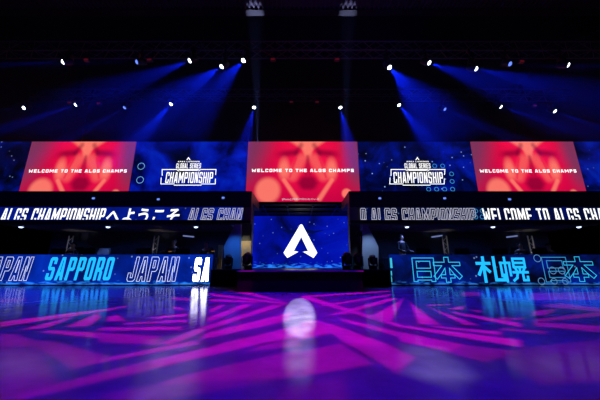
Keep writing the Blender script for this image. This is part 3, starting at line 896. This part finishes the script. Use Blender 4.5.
kd(dR, RI, 412.5, 434.5, 258, 281.5, OUTL_C, 0.026); kd(dR, HON, 434.5, 459.5, 257.3, 282.3, OUTL_C, 0.026)
kd(dR, SATSU, 479, 502.5, 257.8, 281.3, CYAN, 0.105); kd(dR, HORO, 502, 524.5, 257.8, 281.3, CYAN, 0.085)
kd(dR, RI, 544.5, 566.5, 257.3, 282, OUTL_B, 0.026); kd(dR, HON, 566.5, 591.5, 256.8, 281.5, OUTL_C, 0.022)
RINGB = glow('led_ring_blue', (0.15, 0.4, 0.85), 0.7)
for px, py, r in ((537, 258.3, .125), (541.5, 282.6, .115), (552.5, 270.5, .12), (561.5, 270.5, .12), (554, 281.5, .1), (565, 281.5, .1)):
    k = at(px, py, YD); bm = NB(); ring(bm, k.x, max(k.z, 0.14), r, -0.012, 0.02); link('ring_mark', bm, RINGB, dR)
bm = NB()
for py0, py1 in ((258, 268), (271, 275.5), (276.5, 282)):
    a, b = at(390.4, py1, YD), at(391.7, py0, YD)
    box(bm, a.x, b.x, -0.012, -0.011, a.z, b.z)
link('edge_marks', bm, glow('led_cyan_mark', (0.05, 0.6, 0.85), 0.9), dR)

# ------------------------------------------------------------------ trusses and moving heads
def truss(Y, z0, z1, label):
    d = z1 - z0; hl = 14.0
    o = empty('lighting_truss', (0, Y, z0), label, 'truss')
    for y in (-d / 2, d / 2):
        for z in (0, d):
            bm = NB(); tube(bm, (-hl, y, z), (hl, y, z), 0.025, 8); link('chord', bm, TRUSS, o)
    for nm, pl_ in (('lacing', [(-d / 2, 0, -d / 2, d), (d / 2, 0, d / 2, d)]), ('lacing', [(-d / 2, 0, d / 2, 0), (-d / 2, d, d / 2, d)])):
        for (ya, za, yb, zb_) in pl_:
            bm = NB(); n = int(2 * hl / 0.5)
            for i in range(n):
                x = -hl + i * 0.5
                p1, p2 = ((ya, za), (yb, zb_)) if i % 2 else ((yb, zb_), (ya, za))
                tube(bm, (x, *p1), (x + 0.5, *p2), 0.012, 5, caps=False)
            link(nm, bm, TRUSS, o)
    for x in (-11.5, -4, 4, 11.5):
        bm = NB(); tube(bm, (x, 0, d), (x, 0, (11.9 if Y < 9.6 else 12.98) - z0), 0.008, 5); box(bm, x - 0.1, x + 0.1, -0.1, 0.1, d, d + 0.35); link('hoist_cable', bm, BLACK, o)
    return o


T1, T2 = 8.98, 12.2
truss(T1, 8.90, 9.32, 'front lighting truss high over the desks with the upper row of lamps')
truss(T2, 9.10, 9.52, 'rear lighting truss above the screens with the lower row of lamps')

HEAD_ME = {}


def head_parts():
    if HEAD_ME: return HEAD_ME
    def keep(name, bm, smooth=True):
        me = bpy.data.meshes.new(name); bmesh.ops.recalc_face_normals(bm, faces=bm.faces); bm.to_mesh(me); bm.free()
        for p_ in me.polygons: p_.use_smooth = smooth
        HEAD_ME[name] = me
    bm = NB(); box(bm, -0.13, 0.13, -0.1, 0.1, 0.24, 0.34, 0.015); keep('base', bm, False)
    bm = NB(); box(bm, -0.17, -0.135, -0.05, 0.05, -0.07, 0.24, 0.01); box(bm, 0.135, 0.17, -0.05, 0.05, -0.07, 0.24, 0.01)
    box(bm, -0.17, 0.17, -0.06, 0.06, 0.205, 0.24, 0.008); keep('yoke', bm, False)
    bm = NB(); lathe(bm, [(0.05, 0.20), (0.11, 0.17), (0.125, 0.10), (0.13, 0.0), (0.115, -0.04), (0.12, -0.10), (0.115, -0.14)], 20); keep('head', bm)
    bm = NB(); lathe(bm, [(0.082, -0.13), (0.082, -0.145), (0.068, -0.172), (0.04, -0.190), (0.012, -0.196)], 20); keep('lens', bm)
    return HEAD_ME


def moving_head(lens_pt, target, lens_mat, label, top=None, energy=0.0, angle=16, color=(0.004, 0.03, 1.0), up=False, group=None, chord_y=None):
    """Black moving head lamp: base, yoke, head on the yoke's axle, domed lens; top is where its base is clamped."""
    H = head_parts(); lens_pt = Vector(lens_pt); d = (Vector(target) - lens_pt).normalized()
    piv = lens_pt - d * 0.18
    yaw = math.atan2(d.y, d.x) - math.pi / 2
    o = empty('moving_head_lamp', piv, label, 'stage lamp', group, rz=yaw)
    flip = Matrix.Rotation(math.pi, 4, 'Y') if up else Matrix.Identity(4)
    for nm in ('base', 'yoke'):
        c_ = link_me(nm, H[nm], BLACKP, o)
        c_.matrix_local = flip
        if nm == 'base' and top is not None:
            bm = NB(); z = top - piv.z; s_ = -1 if up else 1
            e_ = Matrix.Rotation(-yaw, 3, 'Z') @ Vector((0, (chord_y if chord_y else piv.y) - piv.y, z))
            tube(bm, (0, 0, s_ * 0.32), e_, 0.02, 8); box(bm, e_.x - 0.04, e_.x + 0.04, e_.y - 0.04, e_.y + 0.04, e_.z - 0.035, e_.z + 0.035)
            link('clamp', bm, BLACK, o)
    dl = Matrix.Rotation(-yaw, 3, 'Z') @ d
    q = dl.to_track_quat('-Z', 'Y').to_matrix().to_4x4()
    hd_ = link_me('head', H['head'], BLACKP, o); hd_.matrix_local = q
    ln_ = bpy.data.objects.new('lens', H['lens']); C.objects.link(ln_); ln_.parent = hd_
    if not H['lens'].materials: H['lens'].materials.append(LENS)
    if lens_mat is not LENS:
        ln_.material_slots[0].link = 'OBJECT'; ln_.material_slots[0].material = lens_mat
    if energy:
        sp = spot('lamp_beam', lens_pt + d * 0.04, lens_pt + d, color, energy, angle, 1.0, 0.03)
    return o


ORD = ['first', 'second', 'third', 'fourth', 'fifth', 'sixth', 'seventh', 'eighth', 'ninth', 'tenth']
# lens x, y in the photo; where the beam runs to; share of full power; cone angle; look
ROW1 = [(62, 62, (0, 65), .30, 9, 'thin level blue beam'), (136, 62, (90, 63), .10, 9, 'almost no beam'), (189, 61, (120, 88), .75, 22, 'broad blue beam sweeping outward'),
        (221, 67, (160, 108), .8, 32, 'wide bright blue beam, hung low'), (243, 61, (198, 108), .6, 32, 'wide blue beam beside the centre gap'),
        (390, 68, (426, 108), .8, 36, 'wide blue beam, hung low'), (430, 63, (490, 84), .75, 25, 'broad blue beam sweeping outward'),
        (477, 69, (548, 86), .75, 22, 'long blue beam, hung low'), (511, 64, (545, 66), .08, 9, 'almost no beam'), (569, 65, (640, 68), .25, 9, 'thin level blue beam')]
ROW2 = [(23, 108, (0, 110), .12, 8, 'tiny white lens'), (75, 105, (18, 124), .6, 12, 'thin blue beam'), (124, 108, (92, 126), .4, 12, 'faint blue beam'),
        (170.5, 104.5, (140, 138), .9, 24, 'bright blue beam'), (254, 108, (243, 150), .6, 20, 'short blue beam dropping'),
        (340.5, 108, (350, 150), .6, 20, 'short blue beam dropping'), (399.5, 105.5, (428, 140), .9, 24, 'bright blue beam'),
        (445.5, 109.5, (478, 124), .4, 12, 'faint blue beam'), (501.5, 107, (560, 126), .6, 12, 'thin blue beam'), (555.5, 111.5, (592, 126), .4, 12, 'faint blue beam')]
for rowname, row, Y, ztop, rname in (('front', ROW1, T1, 8.90, 'upper'), ('rear', ROW2, T2, 9.10, 'lower')):
    for i, (px, py, tg, pw, ang, look) in enumerate(row):
        lp = at(px, py, Y - 0.27); tp = at(*tg, Y - 1.0)
        dim = (rowname == 'front' and i in (1, 8)) or (rowname == 'rear' and i in (2, 7))
        moving_head(lp, tp, LENS_DIM if dim else LENS, f'{ORD[i]} lamp from the left on the {rowname} truss, {look}', ztop, BEAM_W * pw * (1.4 if rowname == 'rear' else 1.0), ang, chord_y=Y - 0.21,
                    group=f'moving head lamps on the {rowname} truss')
# pale narrow columns of light rising from behind the top of the central screen
for px in (258, 345):
    lp = at(px, 139, 12.45)
    spot('pale_column_light', (lp.x, 12.45, 6.55), at(px - (3 if px < 300 else -3), 2, 9.6), (0.42, 0.46, 0.9), BEAM_W * (0.4 if px < 300 else 0.26), 9, 0.8, 0.03)

# lamps standing on the stage edges
for px, py, Y, zb_, lab in ((247, 264, 8.4, 0.56, 'dark moving head lamp standing on the stage in front of the beige board'), (228, 262, 10.1, 0.56, 'dark moving head lamp in front of the blue lit wing panel'),
                            (347.5, 263, 8.3, 0.56, 'inner of two dark lamps side by side at the right stage edge'), (358, 263, 8.75, 0.56, 'outer of two dark lamps side by side at the right stage edge'),
                            (373, 262, 10.1, 0.56, 'dark moving head lamp in front of the pale grey wing panel')):
    q = at(px, py, Y)
    d = Vector((0.25 if px < 300 else -0.25, -0.35, 0.9)).normalized()
    piv = Vector((q.x, Y, zb_ + 0.34)); 
    o = moving_head(piv + d * 0.18, piv + d, GREY, lab, None, 0.0, up=True, group='dark lamps standing on the stage')
    o.scale = (1.0, 1.0, 1.0)

# small lamps on the canopy fascia, downlights in the booths
for px, py, lab in ((93, 198, 'over the white CHAMPIONSHIP lettering'), (158, 199, 'over the Japanese greeting'), (223, 197.5, 'at the inner end of the left canopy'),
                    (380, 198, 'at the inner end of the right canopy'), (445, 198, 'over the outlined lettering'), (510, 199, 'over the white WELCOME lettering')):
    q = at(px, py, 9.9)
    o = empty('ledge_lamp', (q.x, 10.0, q.z), 'tiny blue lamp on the black canopy front ' + lab, 'lamp', 'tiny lamps on the canopy fronts')
    bm = NB(); box(bm, -0.08, 0.08, -0.07, 0.015, -0.06, 0.08, 0.012); box(bm, -0.09, 0.09, -0.10, -0.02, 0.08, 0.10); link('housing', bm, BLACKP, o)
    bm = NB(); box(bm, -0.05, 0.05, -0.085, -0.07, -0.04, 0.03, 0.004); link('lens', bm, LEDGE, o)
for px, lab in ((21, 'above the leftmost booth'), (108, 'above the middle of the left booths'), (196, 'above the booth nearest the stage on the left'),
                (407, 'above the standing person'), (493, 'above the cyan filled characters'), (579, 'above the rightmost booth')):
    q = at(px, 227.3, 11.4)
    o = empty('booth_downlight', (q.x, 11.4, 2.34), 'white booth ceiling light ' + lab, 'ceiling light', 'booth ceiling lights')
    bm = NB(); lathe(bm, [(0.10, 0.03), (0.11, 0.0), (0.10, -0.035), (0.085, -0.04)], 18); link('housing', bm, GREY, o, True)
    bm = NB(); lathe(bm, [(0.08, -0.03), (0.08, -0.05), (0.05, -0.075), (0.02, -0.082)], 18); link('lens', bm, LENS_COOL, o, True)
    spot('downlight_beam', (q.x, 11.4, 2.24), (q.x, 12.0, 0.4), (0.12, 0.25, 1.0), 50, 140, 0.8, 0.05)

# truss-hung fixtures, unlit; their faint red reflections are made as emission
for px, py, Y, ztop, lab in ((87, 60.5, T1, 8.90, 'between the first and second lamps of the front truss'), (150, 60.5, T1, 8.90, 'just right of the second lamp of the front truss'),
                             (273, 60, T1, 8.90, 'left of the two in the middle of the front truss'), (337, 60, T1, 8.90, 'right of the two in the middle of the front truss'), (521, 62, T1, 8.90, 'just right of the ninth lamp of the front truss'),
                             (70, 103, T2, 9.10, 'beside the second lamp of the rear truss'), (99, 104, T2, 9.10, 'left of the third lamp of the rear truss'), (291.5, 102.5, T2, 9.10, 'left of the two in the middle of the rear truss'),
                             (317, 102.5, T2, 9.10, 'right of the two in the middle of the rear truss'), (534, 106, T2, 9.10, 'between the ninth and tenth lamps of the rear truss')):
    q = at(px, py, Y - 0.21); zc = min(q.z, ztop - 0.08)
    o = empty('red_glint_fixture', (q.x, Y - 0.21, zc), 'fixture with dim red glint ' + lab, 'lamp', 'fixtures with dim red glints on the trusses')
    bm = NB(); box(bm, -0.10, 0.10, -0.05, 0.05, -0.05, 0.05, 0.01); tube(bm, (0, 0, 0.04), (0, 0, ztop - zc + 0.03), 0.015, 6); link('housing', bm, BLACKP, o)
    bm = NB(); box(bm, -0.08, 0.08, -0.06, -0.048, -0.035, 0.035, 0.004); link('lens', bm, RED_GLINT, o)

# truss uprights between booths
for k, (px, lab) in enumerate(((69.5, 'behind the SAPPORO lettering'), (155.5, 'behind the left desk front between JAPAN letters'), (445.5, 'right of the standing person'), (531.5, 'near the rightmost desk lettering'))):
    q = at(px, 245, 12.7); zt = at(px, 235.8, 12.7).z
    lean = 0
    o = empty('truss_upright', (q.x, 12.7, 0.2), 'slim ladder truss upright ' + lab, 'truss upright', 'ladder truss uprights between the booths')
    H_ = zt - 0.2
    for sx in (-0.1, 0.1):
        bm = NB(); tube(bm, (sx, 0, 0.02), (sx, 0, H_), 0.028, 10); link('chord', bm, ALU, o)
    bm = NB(); n = 8
    for i in range(n):
        z0_, z1_ = 0.05 + i * (H_ - 0.1) / n, 0.05 + (i + 1) * (H_ - 0.1) / n
        sgn = 1 if i % 2 else -1
        tube(bm, (-0.1 * sgn, 0, z0_), (0.1 * sgn, 0, z1_), 0.01, 6, caps=False)
    link('lacing', bm, ALU, o)
    bm = NB(); box(bm, -0.2, 0.2, -0.2, 0.2, 0, 0.02); link('base_plate', bm, BLACKP, o)
    spot('upright_fill_light', (q.x, 12.2, 0.9), (q.x, 12.7, 1.8), (1.0, 0.88, 0.75), 42.0 if k in (2, 3) else 30.0, 50, 1.0, 0.03)  # added unseen spot that only brightens the upright, not a fixture of the set
for px, py, tilt, lab in ((188.5, 236.3, 0.10, 'in the booth nearest the stage on the left'), (437, 236.3, -0.14, 'right of the standing person'), (512, 236.5, -0.12, 'in the booth behind the cyan filled characters')):
    q = at(px, py, 13.3)
    o = empty('light_bar', q, 'short slanted bluish light bar high ' + lab, 'light bar', 'slanted light bars in the booths')
    o.rotation_euler = (0, tilt, 0)
    bm = NB(); tube(bm, (-0.27, 0, 0), (0.27, 0, 0), 0.035, 10); link('tube', bm, BAR, o)
    bm = NB(); box(bm, -0.29, 0.29, 0.03, 0.08, -0.03, 0.03); box(bm, -0.02, 0.02, 0.08, 0.2, -0.02, 0.02); link('holder', bm, BLACKP, o)

# ------------------------------------------------------------------ people behind the desks
def skin_mesh(name, verts, edges, material, parent=None, levels=1, root=0):
    me = bpy.data.meshes.new(name); me.from_pydata([v[:3] for v in verts], edges, []); me.update()
    o = bpy.data.objects.new(name, me); C.objects.link(o)
    md = o.modifiers.new('skin', 'SKIN'); md.use_smooth_shade = True
    sv = me.skin_vertices[0].data
    for i, v in enumerate(verts):
        r = v[3]; sv[i].radius = r if isinstance(r, tuple) else (r, r)
        sv[i].use_root = (i == root)
    o.modifiers.new('sub', 'SUBSURF').levels = levels
    dg = bpy.context.evaluated_depsgraph_get(); dg.update()
    out = bpy.data.meshes.new_from_object(o.evaluated_get(dg)); out.name = name
    bpy.data.objects.remove(o); bpy.data.meshes.remove(me)
    for p_ in out.polygons: p_.use_smooth = True
    return link_me(name, out, material, parent)


def person(loc, rz, label, seated=False, head_turn=0.0, short=1.0, shirt=None, hairc=None):
    o = empty('person', loc, label, 'person', rz=rz)
    # faces -Y; z = 0 at the soles (standing) or at the floor (seated, hip at .48)
    hip = 0.555 if seated else 0.92
    dz = hip - 0.92
    V = []; E = []

    def add(x, y, z, r, prev=None):
        V.append((x, y, z, r)); i = len(V) - 1
        if prev is not None: E.append((prev, i))
        return i
    pel = add(0, 0, 0.95 + dz, (0.15, 0.10))
    wai = add(0, 0.0, 1.10 + dz, (0.135, 0.09), pel)
    che = add(0, 0.0, 1.30 + dz, (0.16, 0.105), wai)
    nkb = add(0, 0.01, 1.44 + dz, (0.09, 0.075), che)
    nk = add(0, 0.0, 1.50 + dz, 0.052, nkb)
    hd1 = add(0, -0.015, 1.575 + dz, (0.066, 0.082), nk)
    hd2 = add(0, -0.005, 1.65 + dz, (0.076, 0.092), hd1)
    hd3 = add(0, 0.0, 1.71 + dz, (0.058, 0.07), hd2)
    hz_ = 0.24 if seated else 0.0
    for s in (-1, 1):
        sh = add(0.19 * s, 0.01, 1.40 + dz, 0.058, nkb)
        el = add(0.25 * s, -0.05, 1.13 + dz + hz_ * .4, 0.042, sh)
        wr = add(0.19 * s, -0.26, 1.06 + dz + hz_, 0.028, el)
        pm = add(0.18 * s, -0.33, 1.05 + dz + hz_, (0.034, 0.018), wr)
        for k, (fx, ln) in enumerate(((-0.027, .062), (-0.009, .072), (0.009, .068), (0.027, .052))):
            a1 = add(0.18 * s + fx, -0.365, 1.05 + dz + hz_, 0.0095, pm)
            a2 = add(0.18 * s + fx * 1.15, -0.365 - ln * .55, 1.045 + dz + hz_, 0.0085, a1)
            add(0.18 * s + fx * 1.15, -0.365 - ln, 1.025 + dz + hz_, 0.007, a2)
        t1 = add(0.18 * s - 0.04 * s, -0.325, 1.045 + dz + hz_, 0.010, pm)
        add(0.18 * s - 0.055 * s, -0.365, 1.035 + dz + hz_, 0.008, t1)
        if seated:
            th = add(0.10 * s, -0.05, hip, 0.085, pel); kn = add(0.12 * s, -0.44, hip + 0.02, 0.06, th)
            an = add(0.12 * s, -0.44, 0.09, 0.042, kn)
        else:
            th = add(0.10 * s, 0, 0.84, 0.088, pel); kn = add(0.11 * s, -0.02, 0.48, 0.058, th)
            an = add(0.11 * s, 0.02, 0.09, 0.042, kn)
        to = add(V[an][0], V[an][1] - 0.13, 0.045, (0.042, 0.035), an)
    skin_mesh('body', V, E, SKIN, o, 1)
    # face on the head: nose, eyes, mouth, ears as one small mesh
    z0 = 1.64 + dz
    bm = NB()
    tube(bm, (0, -0.095, z0 + 0.01), (0, -0.118, z0 - 0.03), 0.009, 6, 0.014)
    for s in (-1, 1):
        M = Matrix.Translation((0.078 * s, 0.005, z0 - 0.01)) @ Matrix.Diagonal((0.25, 0.6, 1, 1))
        bmesh.ops.create_uvsphere(bm, u_segments=8, v_segments=6, radius=0.032, matrix=M)
    link('nose_and_ears', bm, SKIN, o, True)
    bm = NB()
    for s in (-1, 1):
        bmesh.ops.create_uvsphere(bm, u_segments=8, v_segments=6, radius=0.011, matrix=Matrix.Translation((0.03 * s, -0.088, z0 + 0.008)))
    link('eyes', bm, mat('eye_dark', (0.02, 0.02, 0.02), 0.2), o, True)
    bm = NB(); box(bm, -0.024, 0.024, -0.092, -0.08, z0 - 0.062, z0 - 0.052, 0.003); link('mouth', bm, mat('lips', (0.35, 0.12, 0.1), 0.5), o, True)
    # hair cap
    bm = NB(); bmesh.ops.create_uvsphere(bm, u_segments=18, v_segments=12, radius=1.0, matrix=Matrix.Translation((0, 0.012, z0 + 0.035)) @ Matrix.Diagonal((0.088, 0.104, 0.088, 1)))
    bmesh.ops.bisect_plane(bm, geom=bm.verts[:] + bm.edges[:] + bm.faces[:], plane_co=(0, -0.03, z0 + 0.03), plane_no=(0, -0.75, -0.66), clear_outer=True)
    link('hair', bm, hairc or HAIR, o, True)
    # shirt with sleeves to the wrists, trousers
    V2 = [(0, 0, 0.90 + dz, (0.165, 0.115)), (0, 0, 1.10 + dz, (0.15, 0.105)), (0, 0, 1.30 + dz, (0.175, 0.12)), (0, 0.01, 1.43 + dz, (0.10, 0.085)), (0, 0.005, 1.475 + dz, 0.062)]
    E2 = [(0, 1), (1, 2), (2, 3), (3, 4)]
    for s in (-1, 1):
        k = len(V2)
        V2 += [(0.19 * s, 0.01, 1.40 + dz, 0.07), (0.25 * s, -0.05, 1.13 + dz + hz_ * .4, 0.055), (0.195 * s, -0.235, 1.066 + dz + hz_, 0.04)]
        E2 += [(3, k), (k, k + 1), (k + 1, k + 2)]
    skin_mesh('shirt', V2, E2, shirt or SHIRT, o, 1)
    V3 = [(0, 0, 0.98 + dz, (0.155, 0.11)), (0, 0, 0.93 + dz, (0.16, 0.115))]; E3 = [(0, 1)]
    for s in (-1, 1):
        k = len(V3)
        if seated: V3 += [(0.10 * s, -0.05, hip, 0.1), (0.12 * s, -0.44, hip + 0.02, 0.075), (0.12 * s, -0.44, 0.12, 0.058)]
        else: V3 += [(0.10 * s, 0, 0.84, 0.102), (0.11 * s, -0.02, 0.48, 0.072), (0.11 * s, 0.02, 0.12, 0.058)]
        E3 += [(1, k), (k, k + 1), (k + 1, k + 2)]
    skin_mesh('trousers', V3, E3, mat('dark_trousers', (0.02, 0.022, 0.035), 0.9), o, 1)
    o.scale = (short, short, short)
    return o


def chair(x, y, z, label, col=None, scale=1.0, rz=math.pi):
    o = empty('gaming_chair', (x, y, z), label, 'chair', 'gaming chairs behind the desks', rz=rz)
    m = col or BLACKP
    bm = NB(); box(bm, -0.25, 0.25, -0.25, 0.25, 0.36, 0.45, 0.03); link('seat', bm, m, o, True)
    bm = NB(); prism(bm, [(-0.22, 0.46), (-0.26, 0.7), (-0.27, 0.98), (-0.20, 1.24), (0.20, 1.24), (0.27, 0.98), (0.26, 0.7), (0.22, 0.46)], -0.36, -0.26); link('backrest', bm, m, o)
    bm = NB(); tube(bm, (0, 0, 0.1), (0, 0, 0.36), 0.03, 10); link('gas_stem', bm, ALU, o)
    bm = NB()
    for i in range(5):
        t = 2 * math.pi * i / 5; tube(bm, (0, 0, 0.11), (0.28 * math.cos(t), 0.28 * math.sin(t), 0.06), 0.022, 6)
    link('star_base', bm, BLACK, o)
    for i in range(5):
        t = 2 * math.pi * i / 5; c_, s_ = math.cos(t), math.sin(t)
        bm = NB(); tube(bm, (0.28 * c_ - 0.02 * s_, 0.28 * s_ + 0.02 * c_, 0.03), (0.28 * c_ + 0.02 * s_, 0.28 * s_ - 0.02 * c_, 0.03), 0.03, 10); link('caster', bm, BLACK, o)
    for s in (-1, 1):
        bm = NB(); box(bm, s * 0.29 - 0.035, s * 0.29 + 0.035, -0.2, 0.12, 0.62, 0.65, 0.01); box(bm, s * 0.29 - 0.015, s * 0.29 + 0.015, -0.06, -0.02, 0.40, 0.62); box(bm, min(s * 0.24, s * 0.3), max(s * 0.24, s * 0.3), -0.06, -0.02, 0.38, 0.41); link('armrest', bm, BLACK, o)
    return o


q = at(402, 245, 11.75)
person((q.x, 11.75, 0.2), 0.35, 'person in black standing behind the right desk at its inner end', short=1.03)
DK_SHIRT = mat('grey_shirt', (0.05, 0.05, 0.06), 0.85)
for px, lab, sc_, Y in ((72.5, 'seated person behind the desk front just under the SAPPORO truss upright', 1.03, 11.2), (173, 'person sitting tall behind the left desk over the JAPAN lettering nearest the stage', 1.14, 11.35),
                        (206, 'seated person at the inner end of the left desk', 1.05, 11.2), (521, 'seated person behind the cyan filled characters', 1.03, 11.2), (549, 'seated person behind the outlined characters at the far right', 1.0, 11.2)):
    q = at(px, 250, Y)
    person((q.x, Y, 0.2), random.uniform(-0.2, 0.2), lab, True, short=sc_, shirt=DK_SHIRT)
    chair(q.x, Y + 0.02, 0.2, 'black gaming chair of the ' + lab.split(' behind')[0].split(' at')[0] + {72.5: ' behind SAPPORO', 173: ' above JAPAN', 206: ' at the inner desk end', 521: ' behind the cyan characters', 549: ' at the far right'}[px], BLACKP)
q = at(100, 247, 11.7)
chair(q.x, 11.7, 0.2, 'empty grey gaming chair behind the end of the SAPPORO lettering', mat('grey_mesh_fabric', (0.3, 0.3, 0.32), 0.8), rz=math.pi)

# monitors on the desks
def monitor(x, label):
    o = empty('monitor', (x, 10.55, 1.0), label, 'monitor', 'monitors on the player desks')
    bm = NB(); box(bm, -0.28, 0.28, -0.02, 0.02, 0.02, 0.34, 0.008); link('screen_back', bm, BLACKP, o)
    bm = NB(); box(bm, -0.03, 0.03, -0.06, -0.02, 0.01, 0.2); link('stand', bm, BLACK, o)
    bm = NB(); box(bm, -0.11, 0.11, -0.11, 0.08, 0.0, 0.012); link('foot', bm, BLACK, o)
    bm = NB(); box(bm, -0.27, 0.27, 0.02, 0.021, 0.03, 0.33); link('picture', bm, glow('monitor_picture', (0.2, 0.24, 0.4), 0.35), o)


for px, lab in ((20, 'under the leftmost booth light'), (58, 'above the first letters of SAPPORO'), (88, 'above the last letters of SAPPORO'), (143, 'above the first letters of the nearer JAPAN'), (183, 'above the last letters of the nearer JAPAN'),
                (423, 'beside the standing person'), (462, 'between the outlined and the filled characters'), (500, 'above the cyan filled characters'), (540, 'above the ring marks'), (575, 'at the right end of the right desk')):
    q = at(px, 252, 10.55)
    monitor(q.x, 'black monitor seen from behind ' + lab)
for px, py, lab in ((213, 251.5, 'at the inner end of the left desk'), (170, 251.8, 'below the tall seated person'), (419, 250, 'behind the monitor by the standing person')):
    q = at(px, py, 10.85)
    o = empty('desk_lamp', (q.x, 10.85, 1.0), 'tiny amber glowing lamp ' + lab, 'lamp', 'tiny amber lamps on the desks')
    bm = NB(); tube(bm, (0, 0, 0.015), (0, 0, q.z - 1.0), 0.008, 8); link('stem', bm, BLACK, o)
    bm = NB(); lathe(bm, [(0.06, 0), (0.06, 0.012), (0.02, 0.018)], 14); link('foot', bm, BLACK, o)
    bm = NB(); box(bm, -0.06, 0.06, -0.02, 0.02, q.z - 1.0, q.z - 0.98, 0.005); link('glowing_bar', bm, AMBER, o)
q = on_floor(222, 285)
o = empty('floor_box', (q.x, q.y, 0), 'small grey box on the floor at the left desk end', 'box')
bm = NB(); box(bm, -0.09, 0.09, -0.06, 0.06, 0.0, 0.09, 0.015); link('case', bm, GREY, o)
bm = NB(); tube(bm, (0, -0.062, 0.05), (0, -0.075, 0.05), 0.02, 10); link('socket', bm, BLACK, o)

# ------------------------------------------------------------------ haze hanging under the rig
hz = bpy.data.materials.new('stage_haze'); hz.use_nodes = True
nt = hz.node_tree; nt.nodes.remove(nt.nodes['Principled BSDF'])
vs = nt.nodes.new('ShaderNodeVolumeScatter'); vs.inputs['Density'].default_value = HAZE; vs.inputs['Anisotropy'].default_value = 0.2
vs.inputs['Color'].default_value = (0.35, 0.5, 1.0, 1)
nt.links.new(vs.outputs[0], nt.nodes['Material Output'].inputs['Volume'])
bm = NB(); box(bm, -14.5, 14.5, 7.2, 12.9, 4.6, 11.8)
o = link('stage_haze', bm, hz); tag(o, 'thin haze hanging under the lighting trusses', 'haze', kind='stuff')
